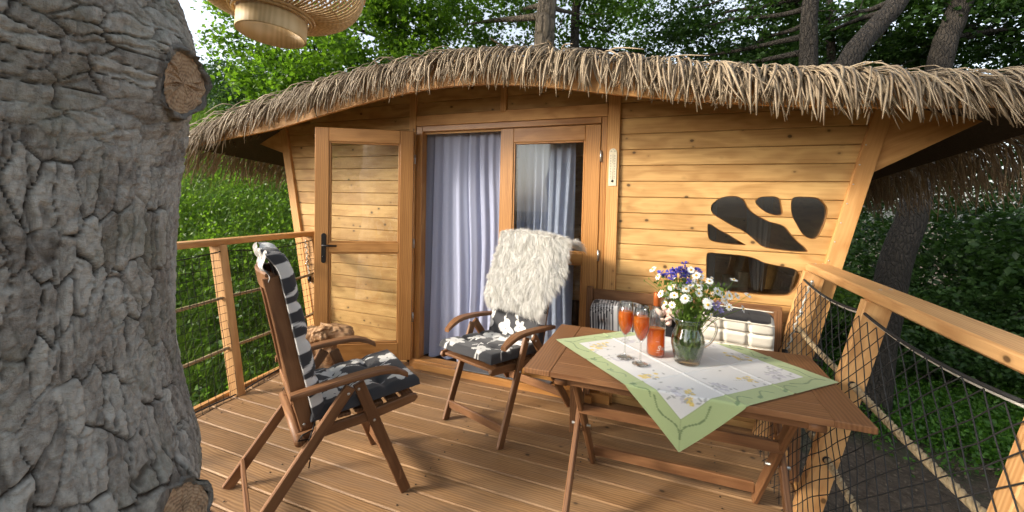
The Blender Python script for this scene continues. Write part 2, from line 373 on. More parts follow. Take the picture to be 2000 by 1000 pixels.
# ------------------------------------------------------------------ terrain
def terr(x, y):
    x = np.asarray(x, float); y = np.asarray(y, float); t = -.837*x+.547*y
    f = .43*np.log1p(np.exp(np.clip(1.2*(t-1.2), -40, 40)))/1.2
    f = np.minimum(f, 7+.08*t)
    f = f*sstep(5.5, -1.5, x)
    p = np.c_[np.ravel(x), np.ravel(y), np.zeros(x.size)]
    return -2.75+f+(.5*fbm(p*.25, 3, 5)-.25+.14*fbm(p*1.5, 3, 9)).reshape(x.shape)
def axis_pts(a, b, fine, far):
    m = np.arange(a, b, fine); e = np.geomspace(1, far, 26)
    return np.r_[(a-e)[::-1], m, b+e]
gx = axis_pts(-22, 14, .25, 160); gy = axis_pts(-6, 24, .25, 160)
X, Y = np.meshgrid(gx, gy, indexing='ij'); Z = terr(X, Y)
a = np.arange(len(gx)*len(gy)).reshape(len(gx), len(gy))
tag(np_mesh('ground', np.c_[X.ravel(), Y.ravel(), Z.ravel()], np.c_[a[:-1, :-1].ravel(), a[1:, :-1].ravel(), a[1:, 1:].ravel(), a[:-1, 1:].ravel()], M['ground'], smooth=True), kind='structure')

# ------------------------------------------------------------------ deck
deck = bpy.data.objects.new('deck_floor', None); COL.objects.link(deck); tag(deck, kind='structure')
TR = np.array([-1.272, .266])
for k in range(-18, 11):
    y0 = 1.524+.1455*k+.0025; y1 = y0+.1455-.005
    if y1 > 3.0: y1 = 2.995
    xl = -2.90-.10*(y0-1.2) if y0 > -.35 else -2.7
    if y0 < .95: xl = -.72 if abs(y0+.07-TR[1]) < .62 else -.75
    zt = rng.uniform(-.0015, .0015)
    b = MB().bar((xl+rng.uniform(-.008, .008), (y0+y1)/2, zt-.015), (.64, (y0+y1)/2, zt-.015+rng.uniform(-.001, .001)), y1-y0, .03, c=.0055)
    b.build('deck_board', M['deck'], deck)
ds = MB()
for k in range(-12, 11):
    y0 = 1.524+.1455*k
    for x in (-2.72, -1.9, -1.15, -.42, .28, .585):
        if y0 < .95 and x < -.7: continue
        for dy in (.032, .113): ds.lathe([(.0048, .0004), (.0042, .0012), (0, .0006)], (x+rng.normal(0, .004), y0+dy+rng.normal(0, .003), .0012), 7)
tag(ds.build('deck_screws', M['black'], deck), kind='stuff')
for x0, x1, ya, yb, nm in ((-2.83, -3.06, .95, 2.99, 'rim_beam'), (.665, .665, -1.1, 2.99, 'rim_beam')):
    MB().bar((x0, ya, -.07), (x1, yb, -.07), .045, .17, c=.004).build(nm, M['larch'], deck)
for y in (-.6, .3, 1.2, 2.1, 2.85): MB().bar((-2.6 if y > 1 else -.7, y, -.11), (.6, y, -.11), .08, .14).build('joist', M['larch'], deck)

# ------------------------------------------------------------------ treehouse cabin
CO = np.array([-1.245, 3.0, 0.])
cabin = thing('treehouse_cabin', 'larch clad treehouse cabin with leaning sides and shaggy palm thatched roof', 'cabin', CO)
WY = 3.0
EX = np.array([-4.30, -4.15, -3.6, -3.0, -2.4, -1.8, -1.4, -1.0, -.5, -.05, .4, .89, 1.43, 1.78])
EZ = np.array([1.995, 2.02, 2.16, 2.275, 2.375, 2.445, 2.465, 2.445, 2.365, 2.265, 2.185, 2.125, 2.065, 2.03])
def eave(x):
    x = np.asarray(x, float); s = np.linspace(-.25, .25, 7)
    return np.mean([np.interp(x+d, EX, EZ) for d in s], 0)-.02
FX = np.array([-4.25, -3.68, -3.37, -2.25, -1.57, -.99, -.19, .22, .79, 1.2, 1.75]); FZ = np.array([1.885, 1.97, 1.975, 2.17, 2.25, 2.22, 2.07, 2.01, 1.945, 1.925, 1.90])
def fbot(x):
    x = np.asarray(x, float); return np.mean([np.interp(x+d, FX, FZ) for d in np.linspace(-.3, .3, 7)], 0)
def roofz(x, y):
    x = np.asarray(x, float); y = np.asarray(y, float); s = np.abs((x+1.26)/3.03); q = np.clip((y-2.5)/1.8, 0, 1)
    side = np.clip(1-s**4, 0, 1)
    return eave(x)-.05+.62*q*side-.09*(y-2.5)*(1-side)
def xl_out(z): return -3.245-.203*z
def xr_out(z): return .731+.221*z
TRIM = .092
WIN = {
 'w1': [(.248,1.415),(.254,1.452),(.3,1.493),(.356,1.508),(.41,1.505),(.445,1.484),(.471,1.429),(.5,1.398),(.542,1.372),(.59,1.347),(.65,1.334),(.68,1.316),(.711,1.271),(.745,1.231),(.785,1.195),(.801,1.173),(.795,1.165),(.715,1.165),(.59,1.175),(.549,1.188),(.513,1.222),(.471,1.259),(.435,1.285),(.385,1.307),(.319,1.348),(.267,1.379)],
 'w2': [(.504,1.473),(.517,1.497),(.547,1.507),(.617,1.509),(.644,1.491),(.652,1.453),(.661,1.403),(.655,1.39),(.622,1.385),(.568,1.403),(.533,1.431),(.512,1.454)],
 'w3': [(.699,1.473),(.706,1.499),(.728,1.51),(.833,1.508),(.868,1.481),(.891,1.444),(.892,1.399),(.879,1.339),(.857,1.271),(.839,1.251),(.817,1.246),(.782,1.259),(.756,1.292),(.735,1.333),(.711,1.378),(.701,1.424)],
 'w4': [(.233,1.312),(.24,1.321),(.258,1.317),(.307,1.283),(.358,1.257),(.416,1.22),(.467,1.191),(.452,1.188),(.368,1.189),(.273,1.2),(.247,1.215),(.236,1.247)],
 'w5': [(.232,1.107),(.243,1.13),(.319,1.128),(.462,1.123),(.517,1.111),(.573,1.084),(.653,1.071),(.719,1.064),(.752,1.048),(.771,1.019),(.767,.984),(.75,.936),(.719,.891),(.687,.882),(.58,.874),(.421,.876),(.262,.872),(.241,.894)]}
def smooth_poly(P, it=2):
    P = np.asarray(P, float)
    for _ in range(it):
        Q = np.roll(P, -1, 0); P = np.stack([.8*P+.2*Q, .2*P+.8*Q], 1).reshape(-1, 2)
    return P
WP = {k: smooth_poly(v, 2) for k, v in WIN.items()}
cutter = MB()
for P in WP.values(): cutter.prism(np.c_[P[:, 0], np.full(len(P), WY-.1), P[:, 1]], (0, 1, 0), .25, c=0)
cut_o = cutter.build('cutter', M['larch'], None, CO)
cut_o.location = CO
dg_cut = []
Z0 = 1.601; PITCH_Z = .1115; PT = .021
for k in range(-15, 8):
    z0 = Z0+PITCH_Z*k; z1 = z0+PITCH_Z-.0025
    segs = [(None, -2.13), (-.352, None)]
    if z0 > 2.13: segs += [(-2.075, -1.275), (-1.225, -.435)]
    for a_, b_ in segs:
        P = []
        for z in (z0, z1):
            P.append((xl_out(z)+TRIM-.02 if a_ is None else a_, xr_out(z)-TRIM+.02 if b_ is None else b_))
        if z1 > 1.95:    # clipped under the roof
            xs = np.linspace(P[0][0], P[0][1], 80); ok = xs[eave(xs)+.07 > z1]
            if len(ok) < 8: ok = xs[eave(xs)+.16 > z1]
            if len(ok) < 8: continue
            lo, hi = ok[0], ok[-1]; P = [(max(p[0], lo), min(p[1], hi)) for p in P]
        jit = rng.uniform(-.0012, .0012)
        V = [(P[0][0], WY+jit, z0), (P[0][1], WY+jit, z0), (P[1][1], WY+jit, z1), (P[1][0], WY+jit, z1)]
        o = MB().prism(V, (0, 1, 0), PT, c=.0045, grain=(1, 0, 0)).build('wall_plank', M['plank'], cabin, CO)
        if b_ is None and z1 > .86 and z0 < 1.52: dg_cut.append(o)
for o in dg_cut:
    md = o.modifiers.new('cut', 'BOOLEAN'); md.operation = 'DIFFERENCE'; md.object = cut_o; md.solver = 'EXACT'
dg = bpy.context.evaluated_depsgraph_get()
for o in dg_cut:
    me = bpy.data.meshes.new_from_object(o.evaluated_get(dg)); o.modifiers.clear(); o.data = me; me.name = 'wall_plank'
    co_ = np.empty(len(me.vertices)*3); me.vertices.foreach_get('co', co_)
    if 'gr' in me.attributes: me.attributes.remove(me.attributes['gr'])
    me.attributes.new('gr', 'FLOAT_VECTOR', 'POINT').data.foreach_set('vector', (co_.reshape(-1, 3)+rng.uniform(-30, 30, 3)).astype(np.float32).ravel())
    bm_ = bmesh.new(); bm_.from_mesh(me); bm_.verts.ensure_lookup_table(); left = set(range(len(bm_.verts))); isl = []
    while left:                                                   # a plank cut right through becomes two planks
        st_ = [left.pop()]; cur = set(st_)
        while st_:
            for e in bm_.verts[st_.pop()].link_edges:
                for v in e.verts:
                    if v.index in left: left.discard(v.index); cur.add(v.index); st_.append(v.index)
        isl.append(cur)
    if len(isl) > 1:
        for q_ in isl:
            b2 = bm_.copy(); b2.verts.ensure_lookup_table(); bmesh.ops.delete(b2, geom=[v for v in b2.verts if v.index not in q_], context='VERTS')
            if q_ is isl[0]: b2.to_mesh(me)
            else:
                m2 = me.copy(); b2.to_mesh(m2); link('wall_plank', m2, cabin)
            b2.free()
    bm_.free()
bpy.data.objects.remove(cut_o)
# shaped windows: a frame of plywood edge and tinted pane each
for k, P in WP.items():
    m = MB(); n = len(P); q = np.roll(P, -1, 0)-P; nn = np.c_[q[:, 1], -q[:, 0]]; nn = nn+np.roll(nn, 1, 0); nn /= np.linalg.norm(nn, axis=1)[:, None]+1e-9
    ar = .5*np.sum(P[:, 0]*np.roll(P[:, 1], -1)-np.roll(P[:, 0], -1)*P[:, 1]); nn *= 1 if ar > 0 else -1
    A = P-nn*.004; O = P+nn*.006
    ring = [np.c_[O[:, 0], np.full(n, WY+.024), O[:, 1]], np.c_[A[:, 0], np.full(n, WY+.004), A[:, 1]], np.c_[A[:, 0], np.full(n, WY+.045), A[:, 1]], np.c_[O[:, 0], np.full(n, WY+.045), O[:, 1]]]
    V = np.concatenate(ring); F = [[r*n+i, r*n+(i+1) % n, ((r+1) % 4)*n+(i+1) % n, ((r+1) % 4)*n+i] for r in range(4) for i in range(n)]
    wo = m.add(V, F, (1, 0, 0)).build('window', M['varnish'], cabin, CO)
    MB().prism(np.c_[P[:, 0], np.full(n, WY+.014), P[:, 1]], (0, 1, 0), .005, c=.0005).build('pane', M['dark_pane'], wo, CO)
# trims at the leaning corners, either side of the doors and the lintel
def trim(pts, th=.03, y=WY-.026, mat='larch', nm='trim_board', grain=(0, 0, 1), par=cabin):
    return MB().prism([(x, y, z) for x, z in pts], (0, 1, 0), th, c=.004, grain=grain).build(nm, M[mat], par, CO)
trim([(xl_out(-.1), -.1), (xl_out(-.1)+TRIM, -.1), (xl_out(2.15)+TRIM, 2.15), (xl_out(2.15), 2.15)], nm='corner_trim', grain=(-.2, 0, 1))
trim([(xr_out(-.1)-TRIM, -.1), (xr_out(-.1), -.1), (xr_out(2.05), 2.05), (xr_out(2.05)-TRIM, 2.05)], nm='corner_trim', grain=(.22, 0, 1))
trim([(-.436, -.05), (-.350, -.05), (-.350, 2.30), (-.436, 2.30)], y=WY-.022)
trim([(-2.128, .05), (-2.062, .05), (-2.062, 2.42), (-2.128, 2.42)], y=WY-.022)
trim([(-1.275, 2.142), (-1.225, 2.142), (-1.225, 2.47), (-1.275, 2.47)], y=WY-.022)
trim([(-2.06, 2.066), (-.438, 2.066), (-.438, 2.157), (-2.06, 2.157)], y=WY-.018, grain=(1, 0, 0), nm='lintel')
for z in np.arange(.55, 1.9, .115):
    MB().lathe([(.0, -.003), (.004, -.003), (.004, .001)], (xr_out(z)-TRIM+.012, WY-.026, z), 8, axis=(0, 1, 0)).build('screw', M['steel'], cabin, CO)
# door frame, doors
FR = dict(y=WY-.012, th=.075, mat='varnish')
trim([(-2.06, .0), (-1.998, .0), (-1.998, 2.064), (-2.06, 2.064)], nm='door_frame', **FR)
trim([(-.480, .0), (-.438, .0), (-.438, 2.064), (-.480, 2.064)], nm='door_frame', **FR)
trim([(-1.997, 2.018), (-.481, 2.018), (-.481, 2.064), (-1.997, 2.064)], nm='door_frame', grain=(1, 0, 0), **FR)
MB().bar((-1.997, 2.975, .028), (-.482, 2.975, .028), .16, .056).build('threshold', M['varnish'], cabin, CO)
MB().bar((-2.06, 2.945, .03), (-.36, 2.945, .03), .03, .07).build('skirting_board', M['varnish'], cabin, CO)
def leaf(a_, parts_y, hinge_left):
    """a door leaf in its own frame: x 0..L, y thickness, z .05..2.015"""
    L, z0, z1, s = a_, .062, 2.012, .112; T = .045; out = []
    def m(*bars):
        b = MB()
        for lo, hi in bars: b.box(lo, hi, c=.004)
        return b
    st = [m(((0, 0, z0), (s, T, z1))), m(((L-s, 0, z0), (L, T, z1)))]
    rails = [m(((s, 0, z1-.112), (L-s, T, z1))), m(((s, .001, .985), (L-s, T-.001, 1.065))), m(((s, 0, z0), (L-s, T, z0+.15)))]
    beads = MB(); panes = []
    for za, zb in ((z0+.15, .985), (1.065, z1-.112)):
        for lo, hi in (((s, .006, za), (s+.014, T-.006, zb)), ((L-s-.014, .006, za), (L-s, T-.006, zb)), ((s+.014, .006, za), (L-s-.014, T-.006, za+.014)), ((s+.014, .006, zb-.014), (L-s-.014, T-.006, zb))): beads.box(lo, hi, c=.003)
        panes.append(MB().box((s+.008, T/2-.006, za+.008), (L-s-.008, T/2+.006, zb-.008), c=.0005))
    return st, rails, beads, panes
def door(name, x, y, rz, L, lab):
    d = bpy.data.objects.new(name, None); COL.objects.link(d); d.parent = cabin; d.location = (x-CO[0], y-CO[1], 0); d.rotation_euler = (0, 0, rz); d['label'] = lab
    st, rails, beads, panes = leaf(L, None, None)
    for b in st: b.build('stile', M['varnish'], d)
    for b in rails: b.build('door_rail', M['varnish'], d)
    beads.build('glazing_bead', M['varnish'], d)
    for b in panes: b.build('pane', M['pane'], d)
    return d
ALPHA = R(29.)
dl = door('door', -2.052, 2.950, math.pi+ALPHA, .79, 'glazed door leaf folded open against the planks')
dr = door('door', -1.272, 2.990, 0, .788, 'closed glazed door leaf behind the sheepskin chair')
# handle on the open leaf (its room side shows), hinges
h = MB()
h.prism([(.715+.019*math.cos(t), .0445, 1.02+(.105 if math.sin(t) >= 0 else -.105)+.019*math.sin(t)) for t in np.linspace(0, 2*math.pi, 21)[:-1]], (0, 1, 0), .007, c=.002)
h.tube([(.715, .045, 1.045), (.715, .085, 1.045), (.705, .095, 1.045), (.60, .095, 1.043)], [.009, .009, .0095, .008], 10)
h.lathe([(.007, 0), (.007, .012), (.0, .012)], (.715, .048, .95), 12, axis=(0, 1, 0))
h.build('door_handle', M['black'], dl)
for z in (.42, 1.06, 1.78):
    MB().tube([(-.006, .0, z-.04), (-.006, .0, z+.04)], .008, 10).build('hinge', M['steel'], dl)
    MB().tube([(.793, -.006, z-.04), (.793, -.006, z+.04)], .008, 10).build('hinge', M['steel'], dr)
bxs = np.linspace(-3.5, .95, 30); MB().prism([(x, 3.023, 2.0) for x in bxs]+[(x, 3.023, float(roofz(x, 3.02))-.02) for x in bxs[::-1]], (0, 1, 0), .012, c=.001).build('wall_backing', M['plank'], cabin, CO)
# interior shell, side walls
def panel(pts, n, th, mat, nm): return MB().prism(pts, n, th, c=.001).build(nm, mat, cabin, CO)
panel([(xl_out(-.1)+.05, 3.03, -.1), (xl_out(2.1)+.05, 3.03, 2.1), (xl_out(2.1)+.05, 5.9, 2.1), (xl_out(-.1)+.05, 5.9, -.1)], (1, 0, .2), .04, M['plank'], 'side_wall')
panel([(xr_out(-.1)-.05, 3.03, -.1), (xr_out(2.1)-.05, 3.03, 2.1), (xr_out(2.1)-.05, 5.9, 2.1), (xr_out(-.1)-.05, 5.9, -.1)], (-1, 0, .2), .04, M['plank'], 'side_wall')
panel([(-3.3, 5.9, -.1), (.8, 5.9, -.1), (1.2, 5.9, 2.3), (-3.7, 5.9, 2.3)], (0, 1, 0), .04, M['plank'], 'back_wall')
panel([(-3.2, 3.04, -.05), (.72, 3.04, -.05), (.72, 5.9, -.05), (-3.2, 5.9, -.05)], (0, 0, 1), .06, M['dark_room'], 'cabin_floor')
panel([(-3.6, 3.06, 2.13), (1.1, 3.06, 2.13), (1.1, 5.9, 2.13), (-3.6, 5.9, 2.13)], (0, 0, 1), .02, M['plank'], 'cabin_ceiling')
# gussets carrying the eaves
MB().prism([(xr_out(1.66)-.0, 2.99, 1.655), (1.715, 2.99, 2.02), (1.715, 2.99, 2.06), (1.08, 2.99, 2.22)], (0, 1, 0), .03, grain=(1, 0, .5)).build('eave_gusset', M['larch'], cabin, CO)
MB().prism([(xl_out(1.88), 2.99, 1.87), (-4.40, 2.99, 2.10), (-4.4, 2.99, 2.14), (-3.55, 2.99, 2.25)], (0, 1, 0), .03, grain=(1, 0, -.4)).build('eave_gusset', M['larch'], cabin, CO)
# curved fascia in short boards
xs = np.linspace(-4.22, 1.72, 10)
for i in range(9):
    sx = np.linspace(xs[i]+.001, xs[i+1]-.001, 6)
    P = [(x, 2.53, fbot(x)) for x in sx]+[(x, 2.53, eave(x)-.02) for x in sx[::-1]]
    MB().prism(P, (0, 1, 0), .026, c=.002, grain=(1, 0, 0)).build('fascia_board', M['larch'], cabin, CO)

# roof with thatch
RX = np.linspace(-4.28, 1.76, 41); RYv = np.linspace(2.55, 6.1, 16)
rm = MB()
Xg, Yg = np.meshgrid(RX, RYv, indexing='ij'); Zg = roofz(Xg, Yg)
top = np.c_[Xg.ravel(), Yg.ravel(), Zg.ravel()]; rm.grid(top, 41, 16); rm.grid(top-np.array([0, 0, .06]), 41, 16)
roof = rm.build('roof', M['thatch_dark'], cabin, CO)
def strand_path(L, curl, bend, n=7, flat=10., drop=82.):
    s = np.linspace(0, 1, n); ph = np.radians(flat+(drop-flat)*sstep(.05, .62, s)+curl*s*14); d = L/(n-1)
    y = np.r_[0, np.cumsum(-np.cos(ph[:-1])*d)]; z = np.r_[0, np.cumsum(-np.sin(ph[:-1])*d)]
    return np.c_[bend*s**2*L, y, z]
def strand(mb, P, r):
    n = len(P); rr = r*np.interp(np.linspace(0, 1, n), [0, .3, .75, 1], [.8, 1, .9, .35]); mb.tube(P, rr, 4, flat=.55)
variants = []
for i in range(14):
    b = MB(); strand(b, strand_path(rng.uniform(.25, .39), rng.uniform(-1, 1), rng.uniform(-.25, .25)), rng.uniform(.0042, .0082)); variants.append(b)
vmesh = []
for b in variants:
    o = b.build('thatch_strand', M['thatch'], roof); vmesh.append(o.data); bpy.data.objects.remove(o)
def lean(x): return np.interp(x, [-4.3, -3.4, -2.5, -1, 0, .7, 1.3, 1.75], [-40, -32, -24, -15, -6, 2, 14, 34])
specs = []
for i in range(2500):
    x = rng.uniform(-4.25, 1.74); lay = rng.uniform(0, 1)
    specs.append((x, 2.62+.10*rng.uniform(-1, 1), lay, lean(x)+rng.normal(0, 11), rng.normal(0, 10), rng.integers(14), rng.uniform(.8, 1.12)))
specs.sort(key=lambda q: math.hypot(q[0], q[1])-.25*q[2])
rest = MB()
def place(q):
    x, y, lay, ln, yw, vi, scl = q
    z = float(roofz(x, max(y, 2.55)))+.012+.055*lay
    return Matrix.Translation((x-CO[0], y-.05*lay+.03-CO[1], z-CO[2])) @ Matrix.Rotation(R(-ln), 4, 'Y') @ Matrix.Rotation(R(yw+ln*.5), 4, 'Z') @ Matrix.Scale(scl, 4)
cnt = 0
for q in specs:
    m4 = place(q)
    if cnt < 300 and q[2] > .3:
        o = link('thatch_strand', vmesh[q[5]], roof); o.matrix_local = m4; cnt += 1
    else:
        b = variants[q[5]]; V = np.asarray(b.v[0]); A = np.array(m4)
        rest.add(V@A[:3, :3].T+A[:3, 3], b.f, None, True)
# strands lying on the roof behind the edge and hanging from the two side eaves
def side(x, y, sgn, L, r, el, az):
    """strand leaving outward over a side eave"""
    P = strand_path(L, rng.uniform(-1, 1), rng.uniform(-.2, .2), flat=18, drop=el); Q = np.c_[-P[:, 1]*sgn, P[:, 0]+P[:, 1]*az, P[:, 2]]
    strand(rest, Q+np.array([x, y, float(roofz(x, y))+rng.uniform(-.05, .05)])-CO, r)
for i in range(620):
    t = rng.uniform(0, 1)**.8
    side(1.70+rng.uniform(-.12, .08), 2.5+3.0*t, 1, rng.uniform(.38, .58), rng.uniform(.006, .010), rng.uniform(62, 88), rng.uniform(-.3, .25))
    side(-4.2+rng.uniform(-.1, .12), 2.5+2.6*t, -1, rng.uniform(.36, .52), rng.uniform(.006, .009), rng.uniform(45, 80), rng.uniform(-.1, .45))
for i in range(110):
    x = rng.uniform(-4.2, 1.7); y = rng.uniform(2.6, 3.0); P = strand_path(rng.uniform(.3, .45), rng.uniform(-1, 1), rng.uniform(-.3, .3), flat=2, drop=rng.uniform(14, 30))
    a_ = R(rng.normal(lean(x)*1.3, 25)); Q = np.c_[P[:, 0]*math.cos(a_)+P[:, 1]*math.sin(a_)*-1*-1, P[:, 1]*math.cos(a_), P[:, 2]]
    strand(rest, Q+np.array([x, y, float(roofz(x, y))+.04])-CO, .009)
tag(rest.build('thatch', M['thatch'], roof), kind='stuff')
# thermometer
th = thing('thermometer', 'cream enamel thermometer screwed to the wooden trim right of the doors', 'thermometer', (-.393, WY-.022, 1.70))
tb = MB(); tb.prism([(-.027, -.006, -.134), (.027, -.006, -.134), (.027, -.006, .105)]+[(.027*math.cos(t), -.006, .105+.028*math.sin(t)) for t in np.linspace(0, math.pi, 9)[1:-1]]+[(-.027, -.006, .105)], (0, 1, 0), .005, c=.001)
tb.build('plate', M['cream_plastic'], th)
MB().tube([(0, -.008, -.095), (0, -.008, .09)], .0028, 8).build('tube', M['glass'], th)
MB().lathe([(0, -.003), (.009, -.003), (.009, .002)], (0, -.006, -.1), 12, axis=(0, 1, 0)).build('bulb', M['ink'], th)
tk = MB()
for i in range(15):
    z = -.078+i*.0115
    for sx in (-1, 1): tk.box((sx*.014-.0045, -.0072, z-.0016), (sx*.014+.0045, -.0062, z+.0016), c=.0001)
for sx in (-1, 1): tk.lathe([(.0032, -.0012), (.0045, -.0012), (.0045, 0), (.0032, 0)], (sx*.012, -.006, .112), 10, axis=(0, 1, 0))
tk.build('scale_marks', M['ink'], th)
MB().lathe([(0, -.004), (.004, -.004), (.004, .004)], (0, -.004, .124), 8, axis=(0, 1, 0)).build('screw', M['steel'], th)

# curtains
def curtain(name, lab, x0, x1, y, zt, zb, nf, amp, mat, flare=0., seed=1):
    nu, nv = 150, 40; U = np.linspace(0, 1, nu); Vv = np.linspace(0, 1, nv); UU, VV = np.meshgrid(U, Vv, indexing='ij')
    ph = 2*math.pi*nf*(UU+.05*np.sin(5*UU+seed)+.02*np.sin(9*UU*VV+seed)); am = amp*(.55+.45*VV)*(1+.4*np.sin(11*UU+seed))
    x = x0+(x1-x0)*UU+.35*am*np.sin(ph*1.0+.8)+flare*VV**2*(UU-.6); yy = y+am*np.sin(ph)+.25*am*np.sin(2.3*ph+seed)
    z = zt+(zb-zt)*VV+.008*np.sin(ph)*(VV > .97)
    o = MB().grid(np.c_[x.ravel(), yy.ravel(), z.ravel()], nu, nv).build(name, M[mat], None, ((x0+x1)/2, y, zb)); o.location = ((x0+x1)/2, y, zb)
    return tag(o, lab, 'curtain')
curtain('curtain', 'lilac sheer curtain hanging in the open half of the doorway', -2.035, -1.29, 3.115, 2.03, .045, 8, .022, 'curtain', .05)
curtain('curtain', 'shaded sheer curtain behind the glass of the closed door leaf', -1.16, -.70, 3.125, 2.03, .05, 6, .022, 'curtain', 0., 4)
curtain('curtain', 'grey curtain strip inside the left edge of the leaf shaped windows', .22, .30, 3.09, 1.6, .80, 1.5, .012, 'curtain_grey', 0., 2)
curtain('curtain', 'grey curtain tied back inside the lowest shaped window', .50, .66, 3.30, 1.55, .86, 3, .02, 'curtain_grey', -.08, 3)
rod = MB(); rod.tube([(-2.02, 3.11, 2.045), (-.46, 3.11, 2.045)], .008, 8); rod.build('curtain_rod', M['steel'], cabin, CO)
MB().box((.1, 3.2, .80), (.82, 3.5, .83)).build('window_ledge', M['varnish'], cabin, CO)
for i, (x, hgt, lb) in enumerate(((.40, .11, 'short pale candle on the ledge behind the lowest shaped window'), (.50, .14, 'taller pale candle on the ledge behind the lowest shaped window'))):
    o = MB().lathe([(0, 0), (.032, 0), (.033, hgt), (.028, hgt+.003), (.0, hgt-.004)], (0, 0, 0), 18).tube([(0, 0, hgt-.004), (.001, 0, hgt+.012)], .0015, 6).build('candle', M['candle']); o.location = (x, 3.30, .8305); tag(o, lb, 'candle')
# mat inside the doorway
mt = MB(); nu = 40
mt.box((-1.60, 2.905, .060), (-.80, 3.06, .072), c=.004); mt.build('mat', M['felt'], None, (-1.2, 3.0, .06)); o = COL.objects['mat']; o.location = (-1.2, 3.0, .06); tag(o, 'dark grey ribbed mat lying over the door threshold', 'mat')

# ------------------------------------------------------------------ rails with ropes and nets
def twisted(mb, p0, p1, r, sag=.0, pitch=.075):
    p0 = np.asarray(p0, float); p1 = np.asarray(p1, float); L = np.linalg.norm(p1-p0); n = max(8, int(L/pitch*7)); s = np.linspace(0, 1, n)
    C = p0+(p1-p0)*s[:, None]; C[:, 2] -= sag*4*s*(1-s); d, a, b = frame(p1-p0)
    for k in range(3):
        t = 2*math.pi*(s*L/pitch+k/3); mb.tube(C+r*.52*(np.cos(t)[:, None]*a+np.sin(t)[:, None]*b), r*.56, 6, caps=False)
    return mb
def net(mb, fn, U, V, nu, nv, r, diamond):
    """cord net on the surface fn(u, v)"""
    def P(i, j):
        u, v = U[0]+(U[1]-U[0])*i/nu, V[0]+(V[1]-V[0])*j/nv; q = fn(u, v)
        h = vnoise(np.array([[u*7.1+3, v*7.3, 1.]]), 3)[0]-.5; g = vnoise(np.array([[u*9+13, v*9.3, 5.]]), 4)[0]-.5
        return q+np.array([.014*h, .006*g, .008*g])
    N = [[P(i, j) for j in range(nv+1)] for i in range(nu+1)]
    if diamond:
        for s0 in (0, 1):
            for j in range(nv):
                for i in range(nu):
                    if (i+j) % 2 == 0: mb.tube([N[i][j], N[i+1][j+1]], r, 4, caps=False)
                    else: mb.tube([N[i+1][j], N[i][j+1]], r, 4, caps=False)
            break
    else:
        for i in range(nu+1): mb.tube(N[i], r, 4, caps=False)
        for j in range(nv+1): mb.tube([N[i][j] for i in range(nu+1)], r, 4, caps=False)
    return mb
# right rail: inner face leans out, x = .53 + .222 z
RO = np.array([.60, 2.1, 0.]); LEAN = .222
rr = thing('railing', 'larch railing with black cord net and thick rope running beside the table', 'railing', RO)
def rx(z): return .535+LEAN*z
def post_r(y, d, wd, z0=-.16, z1=1.058):
    P = [(rx(z0), y, z0), (rx(z0)+wd, y, z0), (rx(z1)+wd, y, z1), (rx(z1), y, z1)]
    return MB().prism(P, (0, 1, 0), d, c=.004, grain=(LEAN, 0, 1)).build('post', M['rail'], rr, RO)
post_r(2.1, .055, .095); post_r(1.205, .055, .095); post_r(.37, .055, .095); post_r(2.925, .045, .11)
MB().prism([(rx(1.0)-.05, 2.885, .42), (rx(1.0)-.02, 2.885, .42), (rx(1.058)+.01, 2.885, 1.055), (rx(1.058)-.055, 2.885, 1.055)][:4], (0, 1, 0), .035, c=.004).v
MB().bar((.838, -.3, 1.082), (.838, 2.955, 1.082), .122, .046, c=.008).build('handrail', M['rail'], rr, RO)
def rope_r(z0, z1, ya, yb, r, sag=.01):
    o = .048
    return twisted(MB(), (rx(z0)+o, ya, z0), (rx(z1)+o, yb, z1), r, sag).build('rope', M['rope'], rr, RO)
rope_r(.70, .70, 1.29, 2.1, .014); rope_r(.70, .715, 2.155, 2.925, .014); rope_r(.70, .70, .42, 1.235, .014)
rope_r(.36, .36, 1.29, 2.1, .014); rope_r(.36, .37, 2.155, 2.925, .014); rope_r(.36, .36, .42, 1.235, .014)
tc_ = MB()
for ya, yb in ((.42, 1.235), (1.29, 2.10), (2.155, 2.925)):
    s = np.linspace(0, 1, 14); tc_.tube(np.c_[rx(1.0)+.01+0*s, ya+(yb-ya)*s, 1.005-.05*4*s*(1-s)*.5], .006, 8)
tc_.build('top_cord', M['net'], rr, RO)
cc = MB()
for ya, yb in ((.42, 1.235), (1.29, 2.10), (2.155, 2.925)):
    s = np.linspace(0, 1, 14); cc.tube(np.c_[rx(1.0)+.022+0*s, ya+(yb-ya)*s, .992-.05*4*s*(1-s)*.5], .005, 8)
cc.build('pale_cord', M['cable'], rr, RO)
nb = MB()
for ya, yb in ((-.3, 2.10), (2.10, 2.93)):
    net(nb, lambda u, v: np.array([rx(v)-.004, u, v]), (ya, yb), (-.02, .99), int(round((yb-ya)/.04)), 26, .0019, True)
nb.tube([(rx(-.02), -.3, -.02), (rx(-.02), 2.93, -.02)], .004, 6)
tag(nb.build('net', M['net'], rr, RO), kind='stuff')
for y in (1.26, 2.125, 2.93):
    for z in (.70, .36):
        MB().lathe([(.011, -.005), (.0165, 0), (.011, .005), (.007, 0)], (rx(z)+.045, y-.03, z), 12, axis=(0, 1, 0), closed=True).build('rope_eye', M['black'], rr, RO)
for y in (2.12, 2.93, 1.26):
    for dx in (-.02, .025): MB().lathe([(0, .001), (.005, .001), (.006, -.001)], (.845+dx, y+.02+dx*.6, 1.106), 8).build('screw', M['steel'], rr, RO)
